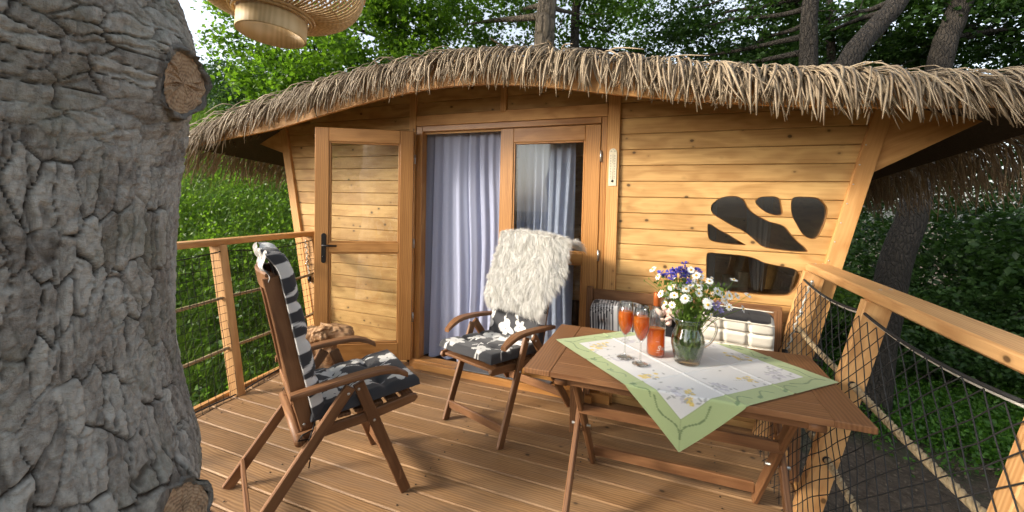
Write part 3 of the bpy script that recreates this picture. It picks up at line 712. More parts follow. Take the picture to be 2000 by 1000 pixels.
# left rail
LO = np.array([-2.87, 2.0, 0.])
lr = thing('railing', 'larch railing with fine net and ropes in front of the grassy slope', 'railing', LO)
def lx(y, z): return -2.845-.15*(y-2.0)-.185*z
def post_l(y, d=.052, wd=.055, z0=-.16, z1=1.075):
    P = [(lx(y, z0)-wd, y-.02, z0), (lx(y, z0), y, z0), (lx(y, z1), y, z1), (lx(y, z1)-wd*1.5, y-.02, z1)]
    return MB().prism(P, (.15, 1, 0), d, c=.004, grain=(-.185, 0, 1)).build('post', M['rail'], lr, LO)
post_l(1.98); post_l(1.05); post_l(2.925, .04, .07)
MB().bar((-2.965, 1.02, 1.098), (lx(2.95, 1.09)-.035, 2.972, 1.088), .11, .044, c=.009).build('handrail', M['rail'], lr, LO)
for z in (.695, .34):
    for ya, yb in ((1.1, 1.98), (2.03, 2.93)): twisted(MB(), (lx(ya, z)-.03, ya, z), (lx(yb, z)-.03, yb, z+.02*(yb > 2.5)), .0125, .012).build('rope', M['rope'], lr, LO)
tl_ = MB()
for ya, yb in ((1.1, 1.98), (2.03, 2.93)):
    s = np.linspace(0, 1, 12); tl_.tube(np.c_[lx(ya+(yb-ya)*s, 1.02), ya+(yb-ya)*s, 1.03-.03*4*s*(1-s)], .004, 6)
tl_.build('top_cord', M['net'], lr, LO)
nl = MB()
for ya, yb in ((1.05, 1.98), (2.0, 2.93)):
    net(nl, lambda u, v: np.array([lx(u, v)-.004, u, v]), (ya, yb), (.0, 1.02), int(round((yb-ya)/.052)), 19, .0018, False)
s = np.linspace(0, 1, 20); yy = 1.05+1.88*s; nl.tube(np.c_[lx(yy, 0)-.01-.10*(s*2 % 1)*(1-(s*2 % 1))*2, yy, .012+0*s], .005, 6)
tag(nl.build('net', M['net'], lr, LO), kind='stuff')
# strings of fairy bulbs tied to the posts by the wall
def light_string(name, lab, pts, bulbs, end):
    c = np.array(pts[0]); t = thing(name, lab, 'string lights', c); P = np.array(pts, float); s = np.linspace(0, 1, len(P)); q = np.linspace(0, 1, 40)
    Q = np.stack([np.interp(q, s, P[:, k]) for k in range(3)], 1); Q += .006*np.c_[np.sin(q*60), np.cos(q*53), 0*q]
    MB().tube(Q, .005, 6).build('cable', M['cable'], t, c)
    for b in bulbs: MB().lathe([(0, .02), (.012, .012), (.014, 0), (.009, -.012), (0, -.016)], b, 12).build('bulb', M['glass'], t, c); MB().tube([np.array(b)+(0, 0, .012), np.array(b)+(0, 0, .028)], .008, 8).build('socket', M['steel'], t, c)
    MB().lathe([(0, .03), (.014, .028), (.019, 0), (.017, -.02), (0, -.026)], end, 14).build('end_cap', M['black'], t, c)
light_string('light_string', 'clear fairy light cable with black end tied down the post right of the bench', [(.79, 2.88, 1.0), (.77, 2.885, .92), (.745, 2.88, .82), (.72, 2.885, .73), (.695, 2.88, .62), (.675, 2.87, .565)], [(.792, 2.87, .985), (.745, 2.87, .80)], (.672, 2.865, .555))
light_string('light_string', 'dark fairy light cable tied down the strut left of the open door', [(-3.235, 2.90, 1.03), (-3.21, 2.90, .93), (-3.205, 2.9, .82), (-3.18, 2.9, .72), (-3.16, 2.9, .62)], [(-3.20, 2.89, .80)], (-3.165, 2.89, .66))

# ------------------------------------------------------------------ the big oak by the deck
oak = thing('oak_tree', 'massive grey oak with deeply cracked bark and sawn branch stubs beside the deck', 'tree', (TR[0], TR[1], -2.9))
OO = np.array([TR[0], TR[1], -2.9])
def oak_r(z): return np.interp(z, [-3, -2.2, -1, 0, .5, .73, .78, .85, .975, 1.1, 1.27, 1.44, 1.6, 1.7, 1.78, 1.85, 1.9, 1.95, 2.1, 2.6, 4, 5.5], [.75, .6, .52, .47, .445, .43, .445, .44, .412, .392, .392, .402, .418, .436, .436, .41, .392, .388, .39, .385, .36, .32])-.004
th_ = np.r_[np.linspace(-95, 105, 470), np.linspace(105, 265, 42)[1:-1]]; zz = np.r_[np.linspace(-2.9, .6, 60)[:-1], np.linspace(.6, 2.1, 540), np.linspace(2.1, 5.5, 50)[1:]]
TH, ZZ = np.meshgrid(np.radians(th_), zz, indexing='ij'); sh = TH.shape
r0 = oak_r(ZZ); r0 = (r0+oak_r(ZZ+.03)+oak_r(ZZ-.03))/3
KN = [(R(34), 1.655, .046), (R(30), .805, .050)]        # sawn stubs: angle, height, radius
pt = np.c_[(np.cos(TH)*r0).ravel(), (np.sin(TH)*r0).ravel(), ZZ.ravel()]
u = (TH*.41).ravel(); v = ZZ.ravel()
wp = np.c_[u*7, v*4, 0*u]; wu = u+.028*(fbm(wp, 3, 21)-.5)*2+.012*(fbm(wp*4, 2, 24)-.5)*2; wv = v+.035*(fbm(wp+9, 3, 22)-.5)*2+.012*(fbm(wp*4+5, 2, 25)-.5)*2
up = sstep(1.42, 1.62, v+.10*(fbm(np.c_[u*3, v*2, 0*u+4], 2, 31)-.5)*2+.12*np.sin(u*3))      # upper part cracks across
A1, A2, A3 = worley(wu/.033, wv/.10, 41); B1, B2, B3 = worley(wu/.062, wv/.027, 42); C1, C2, C3 = worley(wu/.018, wv/.034, 43); D1, D2, D3 = worley(wu/.17, wv/.5, 44)
ea = sstep(.008, .10, A2-A1); eb = sstep(.01, .10, B2-B1); ec = sstep(0, .2, C2-C1); ed = sstep(0, .03, D2-D1)
n1_ = fbm(np.c_[wu/.060, wv/.36, 0*u+3], 3, 61)/.875-.5; n2_ = fbm(np.c_[wu/.036, wv/.17, 0*u+7], 3, 62)/.875-.5        # meandering upright furrows
n3_ = fbm(np.c_[wu/.22, wv/.055, 0*u+5], 3, 63)/.875-.5
fl = np.minimum(ea, np.minimum(.25+.75*sstep(.004, .035, np.abs(n1_)), .55+.45*sstep(.004, .035, np.abs(n2_)))); fh = np.minimum(.45+.55*sstep(.004, .03, np.abs(n3_)), eb)
edge = fl*(1-up)+fh*up; pid = A3*(1-up)+B3*up
fine_ = fbm(np.c_[u*95, v*60, 0*u], 4, 51); mid_ = fbm(np.c_[u*12, v*5, 0*u+2], 4, 52); rip = fbm(np.c_[wu*22, wv*120, 0*u], 3, 53)
gate = sstep(.28, .50, fbm(np.c_[u*14, v*9, 0*u+8], 3, 54)); edge = 1-(1-edge)*(.58+.42*gate)
disp = -.0115*(1-edge)-.0026*(1-ec)*edge+.003*(pid-.5)*edge+.0055*(fine_-.5)+.007*(mid_-.5)+.0050*(rip-.5)
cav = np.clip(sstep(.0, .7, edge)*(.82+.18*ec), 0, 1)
for (ka, kz, kr) in KN:
    du = (u/.41-ka)*.43; dz = (v-kz)/1.25; dd = np.hypot(du, dz)
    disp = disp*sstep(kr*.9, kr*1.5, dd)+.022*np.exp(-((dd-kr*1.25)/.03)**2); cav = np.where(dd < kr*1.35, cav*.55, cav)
# a few long vertical splits through the upper plates
rad = r0.ravel()+disp; V = np.c_[np.cos(TH.ravel())*rad, np.sin(TH.ravel())*rad, ZZ.ravel()+2.9]
nth, nz = sh; ai = np.arange(nth*nz).reshape(nth, nz); aj = np.roll(ai, -1, 0)
np_mesh('trunk', V, np.c_[ai[:, :-1].ravel(), aj[:, :-1].ravel(), aj[:, 1:].ravel(), ai[:, 1:].ravel()], M['oak'], oak, {'cav': cav, 'pid': pid}, smooth=False)
for (ka, kz, kr) in KN:
    nrm = np.array([math.cos(ka-.35), math.sin(ka-.35), -.10 if kz > 1 else .30]); nrm /= np.linalg.norm(nrm); rb = float(oak_r(kz))
    c = np.array([math.cos(ka)*(rb+.016), math.sin(ka)*(rb+.016), kz+2.9]); d, a_, b_ = frame(nrm); P = []
    ring = []
    n = 40
    rows = [(1.28, -.07), (1.20, .0), (1.13, .016), (1.06, .020), (1.0, .016), (.97, .008)]
    Vv = []
    for (q, hgt) in rows:
        for k in range(n):
            t = 2*math.pi*k/n; f = kr*q*(1+.07*math.sin(3*t+kz)+.04*math.sin(7*t)+.03*rng.normal()); Vv.append(c+d*(hgt+.004*rng.normal())+f*(math.cos(t)*a_+1.28*math.sin(t)*b_))
    F = [[i*n+k, i*n+(k+1) % n, (i+1)*n+(k+1) % n, (i+1)*n+k] for i in range(len(rows)-1) for k in range(n)]
    me_ = np_mesh('branch_collar', np.array(Vv), np.array(F), M['oak'], oak, {'cav': np.full(len(Vv), .55), 'pid': np.full(len(Vv), .3)}, smooth=True)
    W_ = [c+d*.014]; 
    for q in (.33, .66, .99):
        for k in range(n):
            t = 2*math.pi*k/n; f = kr*q*(1+.05*math.sin(3*t+kz)); W_.append(c+d*(.013+.002*rng.normal())+f*(math.cos(t)*a_+1.28*math.sin(t)*b_))
    F = [[0, 1+k, 1+(k+1) % n] for k in range(n)]+[[1+i*n+k, 1+(i+1)*n+k, 1+(i+1)*n+(k+1) % n, 1+i*n+(k+1) % n] for i in range(2) for k in range(n)]
    MB().add(W_, F, nrm).build('sawn_face', M['cut'], oak)

# ------------------------------------------------------------------ foliage
def leaves(P, size, flat=.5, out=None):
    n = len(P); nr = rng.normal(0, 1, (n, 3)); nr[:, 2] = np.abs(nr[:, 2])+flat; nr /= np.linalg.norm(nr, axis=1)[:, None]
    d = rng.normal(0, 1, (n, 3)); d[:, 2] -= .4; d -= nr*np.sum(d*nr, 1)[:, None]; d /= np.linalg.norm(d, axis=1)[:, None]+1e-9
    a_ = np.cross(nr, d); sz = (size*rng.uniform(.65, 1.25, n))[:, None]
    V = np.stack([P-d*sz*.5, P+a_*sz*.32+nr*sz*.09-d*sz*.05, P+d*sz*.5-nr*sz*.06, P-a_*sz*.32+nr*sz*.09-d*sz*.05], 1).reshape(-1, 3)
    i = np.arange(n)*4; F = np.r_[np.c_[i, i+1, i+2], np.c_[i, i+2, i+3]]; rnd = np.repeat(rng.uniform(0, 1, n), 4)
    return V, F, rnd
def clumps(centres, n, spread=(.5, .5, .28), sub=9):
    C = np.array([c[:3] for c in centres]); Rr = np.array([c[3] for c in centres]); wgt = Rr**2/np.sum(Rr**2); out = []; tips = []
    for c, r_, k in zip(C, Rr, (wgt*n).astype(int)):
        m = max(4, int(sub*r_*r_*2)); e = rng.normal(0, 1, (m, 3)); e /= np.linalg.norm(e, axis=1)[:, None]; e *= rng.uniform(.35, 1, (m, 1))**.5*r_*np.array([1, 1, .75])
        tips.append(c+e[0]*.5); which = rng.integers(m, size=k); jit = rng.normal(0, 1, (k, 3))*np.array(spread)*.42
        out.append(c+e[which]+jit)
    return np.concatenate(out), tips
def limb(mb, p0, p1, r0_, r1_, wob=.12, n=9):
    s = np.linspace(0, 1, n); p0 = np.asarray(p0, float); p1 = np.asarray(p1, float); L = np.linalg.norm(p1-p0); o = rng.uniform(0, 9, 3)
    P = p0+(p1-p0)*s[:, None]+wob*L*np.c_[np.sin(3*s+o[0]), np.sin(3.7*s+o[1]), .5*np.sin(2.9*s+o[2])]*(s*(1-s))[:, None]*1.6
    mb.tube(P, r0_+(r1_-r0_)*s**.8, 10); return P
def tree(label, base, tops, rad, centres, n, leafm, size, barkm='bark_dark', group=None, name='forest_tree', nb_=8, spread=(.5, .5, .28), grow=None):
    """tops: points the trunk passes through; centres: (x, y, z, r) leaf masses"""
    base = np.array([base[0], base[1], float(terr(base[0], base[1]))-.3]); t = thing(name, label, 'tree', base, 0, group)
    P = np.array([base]+[list(q) for q in tops], float); s = np.linspace(0, 1, len(P)); q = np.linspace(0, 1, 28)
    Q = np.stack([np.interp(q, s, P[:, k]) for k in range(3)], 1); Q = np.array([np.mean(Q[max(0, i-2):i+3], 0) for i in range(28)]); Q[0] = P[0]; Q[-1] = P[-1]
    Q[1:-1] += .3*rad*rng.normal(0, 1, (26, 3))*.15
    tm = MB(); rr_ = rad*np.interp(q, [0, .06, .3, 1], [1.5, 1.12, 1, .5]); tm.tube(Q, rr_, 18); tm.build('trunk', M[barkm], t, base)
    pts, tips = clumps(centres, n, spread)
    for k, tp in enumerate(tips[:nb_]):
        j = int(np.clip(np.argmin(np.abs(Q[:, 2]-(tp[2]-.25*np.linalg.norm(tp[:2]-Q[-1][:2])))), 6, 27)); lm = MB(); LP = limb(lm, Q[j], tp, rr_[j]*.38+.01, .012)
        for _ in range(5):
            i0 = rng.integers(3, 9); e = LP[i0]+rng.normal(0, 1, 3)*np.array([.55, .55, .3])*centres[min(k, len(centres)-1)][3]*.8; limb(lm, LP[i0], e, .014, .004, .2, 6)
        lm.build('branch', M[barkm], t, base)
    V, F, rnd = leaves(pts, size); np_mesh('crown', V-base, F, M[leafm], t, {'rnd': rnd})
    return t
def C(pts, r_): return [(x, y, z, r_*rng.uniform(.8, 1.2)) for x, y, z in pts]
# crown of the big oak, high over the deck
oc = [(TR[0]+3.2*math.cos(a_)*q, TR[1]+3.2*math.sin(a_)*q, z, 1.5) for a_, q, z in [(k*1.05, 1, 6.6+.5*math.sin(2*k)) for k in range(6)]+[(k*1.3, .55, 8.2) for k in range(4)]]
P_, tips = clumps(oc, 9000, (.7, .7, .4), 4)
V, F, rnd = leaves(P_, .13); np_mesh('crown', V-OO, F, M['leaf_mid'], oak, {'rnd': rnd})
for tp in tips[:7]:
    lm = MB(); limb(lm, (TR[0], TR[1], 4.6+.1*len(lm.v)), tp, .16, .03); lm.build('branch', M['bark'], oak, OO)
# trees behind the cabin and up the slope
tree('bright green maple spreading over the left half of the thatched roof', (-6.6, 8.6), [(-6.4, 8.4, 2.5), (-6.0, 8.0, 5.0), (-5.6, 7.8, 7.5)], .17,
     C([(-9.0, 6.6, 4.9), (-8.5, 6.4, 5.5), (-8.2, 6.6, 4.2), (-7.5, 6.5, 3.7), (-6.4, 6.4, 4.0), (-5.6, 6.9, 4.3), (-6.2, 7, 5.1), (-5.2, 7.5, 4.8), (-4.7, 7.8, 5.3), (-7.4, 7, 4.9), (-5.4, 6.9, 5.9), (-4.4, 8, 6.1), (-7.2, 6.6, 3.1), (-6.5, 7.4, 6.3), (-5.9, 7.4, 3.7)], .85), 24000, 'leaf_bright', .115, nb_=10)
tree('pale barked tree rising straight out behind the middle of the thatch', (-2.35, 7.6), [(-2.3, 7.4, 2.5), (-2.28, 7.35, 5.2), (-2.1, 7.5, 8.0)], .235,
     C([(-4.0, 9.6, 5.9), (-5.2, 9.5, 5.9), (-3.2, 9.0, 6.4), (-1.6, 10.2, 6.6), (-2.6, 9.9, 6.0), (-4.4, 9.3, 6.9), (-2.0, 9, 7.3), (-3.6, 9.2, 5.2), (-2.8, 8.4, 6.3)], .95), 8000, 'leaf_mid', .12, 'bark')
tree('slender dark trunk just right of the pale barked tree', (-2.2, 9.6), [(-2.25, 9.5, 3), (-2.2, 9.45, 6), (-2, 9.6, 8.5)], .13,
     C([(-1.7, 11.2, 6.1), (-1.4, 12.4, 7.2), (-2.4, 11, 5.4), (-1.0, 11.4, 6.9), (-2.3, 10.6, 6.9), (-1.2, 12.3, 5.8), (-.7, 11.6, 5.3)], .8), 5500, 'leaf_mid', .12)
tree('straight dark tree left of the leaning trunk above the right roof', (2.3, 9.1), [(2.28, 9.0, 3), (2.27, 9.05, 5.4), (2.4, 9.2, 8)], .17,
     C([(.2, 10.9, 6.2), (.9, 10.7, 5.6), (1.7, 10.5, 5.2), (1.8, 10, 5.8), (.5, 12.6, 6.3), (2.8, 11.6, 5.7), (.9, 11.4, 4.7), (-.1, 11.8, 5.4), (2.2, 10.6, 4.5), (1.4, 11.2, 6.6)], .85), 10500, 'leaf_dark', .115)
tree('thick trunk leaning to the right above the right end of the roof', (1.2, 7.9), [(1.7, 8.05, 1.5), (2.6, 8.4, 3.85), (3.5, 8.75, 5.0), (4.6, 9.2, 6.6)], .20,
     C([(4.4, 12.6, 5.7), (4.4, 11.5, 5.4), (3.4, 11.1, 5.8), (3.2, 12.5, 4.9), (5.0, 11.9, 6.3), (4.1, 10.9, 6.6), (3.6, 13, 5.9), (4.7, 12.8, 4.7)], .85), 9500, 'leaf_dark', .12)
tree('stout dark trunk leaning right, showing both under and over the right eave', (3.75, 10.0), [(4.05, 10.1, .25), (4.55, 10.35, 1.6), (4.75, 10.45, 4.3), (5.2, 10.6, 5.8), (6.0, 10.8, 7.5)], .25,
     C([(5.9, 12, 5.2), (6.3, 11.7, 5.3), (5.3, 11.2, 5.5), (6.8, 11.8, 5.2), (5.9, 13.5, 5.6), (7.4, 13, 5.3), (6.2, 11.4, 6.2), (7.3, 12, 6.2), (5.5, 12.4, 4.3), (6.6, 12.8, 4.0), (7.8, 12.6, 4.4)], .95), 13500, 'leaf_dark', .12)
tree('thin dark trunk between the straight tree and the leaning trunk', (3.3, 11.6), [(3.35, 11.6, 3), (3.38, 11.6, 5), (3.2, 11.8, 8)], .12,
     C([(2.9, 13.5, 5.4), (2.0, 13.2, 5.0), (3.9, 14.2, 5.6), (1.2, 13.6, 5.5), (2.6, 13, 6.6)], .95), 8000, 'leaf_mid', .13)
tree('round hedge tree on the slope left of the cabin roof', (-14.6, 10.2), [(-14.6, 10.2, 3), (-14.5, 10.2, 4.5)], .16,
     C([(-15.8, 10.1, 5.5), (-14.4, 10.1, 5.0), (-13, 10.1, 5.1), (-14.3, 9.5, 4.1), (-13.3, 9.9, 4.2), (-17.5, 10.5, 5.6), (-13.2, 11, 5.6), (-16.2, 9.8, 4.4), (-12.2, 10.8, 4.7), (-11.6, 10.6, 3.8)], 1.15), 22000, 'leaf_blue', .13, name='hedge_tree', spread=(.6, .6, .35))
tree('darker hedge tree between the round hedge tree and the bright maple', (-10.4, 11.2), [(-10.4, 11.2, 3), (-10.3, 11.2, 4.6)], .14,
     C([(-11.2, 10.8, 4.5), (-10.1, 10.6, 4.2), (-9.2, 10.7, 4.6), (-8.3, 10.8, 4.2), (-10, 11, 5.2), (-9.4, 10.2, 3.4), (-8.6, 9.9, 3.2), (-7.6, 10.6, 3.8), (-11, 10, 3.4)], .95), 14000, 'leaf_mid', .12, name='hedge_tree')
# unseen tree added on the sunny side to shade the wood behind the cabin
tree('unseen tall tree added up the slope to shade the wood', (-10.5, -.6), [(-10.4, -.6, 4), (-10.2, -.5, 8), (-10, -.4, 11)], .3, [(-10.3+rng.uniform(-1.3, 1.3), -.5+rng.uniform(-2.4, 2.2), rng.uniform(7.2, 12.5), 1.35) for _ in range(22)], 15000, 'leaf_mid', .17)
# more wood further off on the right and behind the cabin, one reading mass
far = []
for i in range(70):
    a_ = R(rng.uniform(14, 62)); d_ = rng.uniform(14, 27); x, y = d_*math.sin(a_), d_*math.cos(a_); zb = float(terr(x, y)); far.append((x, y, zb+rng.uniform(.4, 6.5), rng.uniform(1.2, 2.0)))
for i in range(70):
    a_ = R(rng.uniform(8, 62)); d_ = rng.uniform(16, 24); x, y = d_*math.sin(a_), d_*math.cos(a_); far.append((x, y, float(terr(x, y))+rng.uniform(.4, 3.6), rng.uniform(1.1, 1.7)))
for i in range(80):
    a_ = R(rng.uniform(26, 62)); d_ = rng.uniform(14.5, 19); x, y = d_*math.sin(a_), d_*math.cos(a_); far.append((x, y, rng.uniform(-1.2, 3.4), rng.uniform(1.0, 1.5)))
P_, _t = clumps(far, 125000, (.8, .8, .5), 4); V, F, rnd = leaves(P_, .17); tag(np_mesh('far_woods', V, F, M['leaf_dark'], None, {'rnd': rnd}), kind='stuff')
# trees behind the viewer, seen in the panes
tree('broad tree standing in the open beyond the deck end', (5.5, -8.5), [(5.5, -8.4, 2), (5.3, -8.2, 5)], .25, [(5.5+rng.uniform(-2.4, 2.4), -8.5+rng.uniform(-2, 2), rng.uniform(2.5, 7), 1.3) for _ in range(12)], 9000, 'leaf_mid', .17)
tree('second tree further out beyond the deck end', (1.2, -13.5), [(1.2, -13.4, 2), (1.3, -13.2, 5)], .25, [(1.2+rng.uniform(-2.4, 2.4), -13.5+rng.uniform(-2, 2), rng.uniform(1.5, 6.5), 1.4) for _ in range(12)], 8000, 'leaf_mid', .2)

# ------------------------------------------------------------------ undergrowth
def plants(n, region, hrange, lsize, per, leafm, name, dens=None, up=.25):
    xy = region(n); z = terr(xy[:, 0], xy[:, 1]); h = rng.uniform(*hrange, len(xy))
    if dens is not None: k = rng.uniform(0, 1, len(xy)) < dens(xy); xy, z, h = xy[k], z[k], h[k]
    hf = rng.uniform(.15, 1, (len(xy), per)); off = rng.normal(0, .1, (len(xy), per, 2))
    P = np.stack([xy[:, None, 0]+off[..., 0], xy[:, None, 1]+off[..., 1], z[:, None]+h[:, None]*hf], 2).reshape(-1, 3)
    V, F, rnd = leaves(P, lsize, up); return V, F, rnd
def blades(n, region, hrange, wd, lean_=.35, dens=None):
    xy = region(n)
    if dens is not None: xy = xy[rng.uniform(0, 1, len(xy)) < dens(xy)]
    n = len(xy); z = terr(xy[:, 0], xy[:, 1]); h = rng.uniform(*hrange, n); a_ = rng.uniform(0, 2*math.pi, n); le = rng.uniform(.1, 1, n)*lean_*h
    B = np.c_[xy, z-.03]; d = np.c_[np.cos(a_), np.sin(a_), 0*a_]; s_ = np.c_[-np.sin(a_), np.cos(a_), 0*a_]; W2 = (wd*rng.uniform(.6, 1.3, n))[:, None]
    Mi = B+d*(le*.35)[:, None]+np.c_[0*h, 0*h, h*.6]; Ti = B+d*le[:, None]+np.c_[0*h, 0*h, h]
    V = np.stack([B-s_*W2, B+s_*W2, Mi+s_*W2*.8, Mi-s_*W2*.8, Ti], 1).reshape(-1, 3); i = np.arange(n)*5
    F = np.r_[np.c_[i, i+1, i+2], np.c_[i, i+2, i+3], np.c_[i+3, i+2, i+4]]; return V, F, np.repeat(rng.uniform(0, 1, n), 5)
def polar(a0, a1, d0, d1):
    def f(n):
        a_ = np.radians(rng.uniform(a0, a1, n)); d_ = d0+(d1-d0)*rng.uniform(0, 1, n)**1.1; return np.c_[d_*np.sin(a_), d_*np.cos(a_)]
    return f
slope = polar(-82, -38, 3.6, 17)
def patch(xy, s, lo, hi, seed): return sstep(lo, hi, fbm(np.c_[xy*s, 0*xy[:, 0]], 3, seed))
V, F, rnd = plants(12000, slope, (.2, .85), .07, 11, 'nettle', 'x', lambda q: np.clip(.22+1.1*patch(q, .55, .42, .58, 67), 0, 1)); tag(np_mesh('nettles', V, F, M['nettle'], None, {'rnd': rnd}), kind='stuff')
V, F, rnd = blades(130000, slope, (.25, .8), .0045, .85); tag(np_mesh('long_grass', V, F, M['blade'], None, {'rnd': rnd}), kind='stuff')
V, F, rnd = blades(9000, polar(-66, -40, 9, 15), (.4, 1.0), .008, .6, lambda q: patch(q, .6, .45, .6, 71)); tag(np_mesh('dry_grass', V, F, M['straw'], None, {'rnd': rnd}), kind='stuff')
V, F, rnd = plants(2600, polar(-70, -40, 7, 14), (.3, .9), .07, 14, 'leaf_bright', 'x', lambda q: patch(q, .45, .5, .62, 75)); tag(np_mesh('young_shoots', V, F, M['leaf_bright'], None, {'rnd': rnd}), kind='stuff')
V, F, rnd = plants(4200, lambda n: np.array([4.9, 10.7])+rng.normal(0, 1, (n, 2))*np.array([1.2, .85]), (.08, .5), .075, 9, 'herb', 'x'); tag(np_mesh('herb_patch', V, F, M['herb'], None, {'rnd': rnd}), kind='stuff')
V, F, rnd = plants(12000, polar(12, 50, 8.2, 16), (.08, .45), .085, 9, 'herb', 'x', lambda q: np.clip(patch(q, .5, .40, .52, 81)+sstep(11.5, 13, np.hypot(q[:, 0], q[:, 1])), 0, 1)*sstep(8.6, 11., np.hypot(q[:, 0], q[:, 1]))); tag(np_mesh('ground_herbs', V, F, M['herb'], None, {'rnd': rnd}), kind='stuff')
# shrubs on the right, each its own
shrubs = [((4.8, 12.6), 2.6, 'leaf_mid', 'pale leaved shrub lit beside the leaning trunk under the right eave'), ((6.4, 14.2), 2.9, 'leaf_dark', 'tall dark shrub directly behind the leaning trunk'), ((6.8, 12.9), 2.5, 'leaf_dark', 'dark shrub right of the leaning trunk below the thatch tips'),
          ((8.4, 13.6), 3.0, 'leaf_dark', 'dark shrub at the far right edge behind the handrail'), ((4.3, 14.6), 2.7, 'leaf_mid', 'mid green shrub left of the leaning trunk by the corner trim'), ((5.6, 11.9), 1.5, 'leaf_dark', 'low dark shrub seen between handrail and ground herbs'), ((7.2, 11.6), 1.8, 'leaf_dark', 'low dark shrub under the far end of the handrail at right'),
          ((9.3, 11.8), 2.3, 'leaf_dark', 'dark shrub nearest the right picture edge'), ((3.4, 12.4), 1.6, 'leaf_dark', 'small dark shrub behind the net next to the cabin corner')]
for (x, y), hgt, lmn, lb in shrubs:
    zb = float(terr(x, y)); t = thing('shrub', lb, 'shrub', (x, y, zb)); base = np.array([x, y, zb])
    cs = [(x+rng.uniform(-1, 1), y+rng.uniform(-.8, .8), zb+hgt*rng.uniform(.2, .9), rng.uniform(.45, .75)) for _ in range(9)]
    P_, tips = clumps(cs, 5200, (.45, .45, .22), 10); V, F, rnd = leaves(P_, .105); np_mesh('foliage', V-base, F, M[lmn], t, {'rnd': rnd})
    sm_ = MB()
    for tp in tips: limb(sm_, (x+rng.uniform(-.15, .15), y, zb-.05), tp, .022, .006, .2, 7)
    sm_.build('stem', M['bark_dark'], t, base)
# fallen twigs and leaf litter on the forest floor
xy = polar(12, 50, 6.5, 13)(3500); P_ = np.c_[xy, terr(xy[:, 0], xy[:, 1])+.02]; V, F, rnd = leaves(P_, .05, 3.); tag(np_mesh('leaf_litter', V, F, M['litter'], None, {'rnd': rnd}), kind='stuff')
for i, (x, y, a_, L, lb) in enumerate([(4.3, 8.4, .4, 1.6, 'bare fallen branch on the dark soil below the net'), (6.5, 9.9, 2.2, 1.3, 'crooked fallen branch on the soil at far right'), (4.6, 10.9, 2.9, 2.2, 'long thin dead branch hanging level beyond the handrail')]):
    z = float(terr(x, y))+(.06 if i < 2 else 2.6); b = MB(); LP = limb(b, (x, y, z), (x+L*math.cos(a_), y+L*math.sin(a_), z+.15), .022, .008, .12)
    for j in (3, 5, 6): limb(b, LP[j], LP[j]+rng.normal(0, .22, 3)+(0, 0, .12), .01, .003, .2, 5)
    o = b.build('dead_branch', M['bark'], None, (x, y, z)); o.location = (x, y, z); tag(o, lb, 'branch')

# ------------------------------------------------------------------ printed cloth: motifs drawn into the colour attribute of a fine grid
def ell(u, v, cu, cv, a_, b_, ang):
    c, s = math.cos(ang), math.sin(ang); x = (u-cu)*c+(v-cv)*s; y = -(u-cu)*s+(v-cv)*c; return (x/a_)**2+(y/b_)**2 < 1
def curve_mask(u, v, P, wdt):
    m = np.zeros(u.shape, bool)
    for (x0, y0), (x1, y1) in zip(P[:-1], P[1:]):
        dx, dy = x1-x0, y1-y0; t = np.clip(((u-x0)*dx+(v-y0)*dy)/(dx*dx+dy*dy+1e-12), 0, 1); m |= np.hypot(u-x0-t*dx, v-y0-t*dy) < wdt
    return m
def floral(u, v, seed, span, mg=.042, tries=400):
    rg = np.random.default_rng(seed); white = np.zeros(u.shape, bool); hole = np.zeros(u.shape, bool)
    pts = []
    for _ in range(tries):
        q = np.array([rg.uniform(mg, span[0]-mg), rg.uniform(mg, span[1]-mg)])
        if all(np.hypot(*(q-p)) > .118 for p in pts): pts.append(q)
    for q in pts:
        a0 = rg.uniform(0, 6.28); r0_ = rg.uniform(.034, .054); kind = rg.uniform()
        up_ = rg.uniform(-.5, .5)-1.57
        if kind < .75:
            npet = rg.integers(4, 6)
            for k in range(npet):
                t = a0+6.28*k/npet; white |= ell(u, v, q[0]+.6*r0_*math.cos(t), q[1]+.6*r0_*math.sin(t), r0_*rg.uniform(.5, .85), r0_*rg.uniform(.32, .6), t+rg.uniform(-.3, .3))
            hole |= ell(u, v, q[0]+.005, q[1], .006, .004, a0)
        else: white |= ell(u, v, q[0], q[1], .034, .013, a0)
        L = rg.uniform(.09, .15); s = np.linspace(0, 1, 7); bend = rg.uniform(-.05, .05)
        white |= curve_mask(u, v, list(zip(q[0]+L*s*math.cos(up_)+bend*s**2, q[1]+L*s*math.sin(up_))), .0026)
        if rg.uniform() < .7: white |= ell(u, v, q[0]+L*.55*math.cos(up_)+.018, q[1]+L*.55*math.sin(up_), .024, .007, up_+.5)
    return white & ~hole
GREY, OFFW = np.array([.052, .052, .056]), np.array([.66, .65, .62])
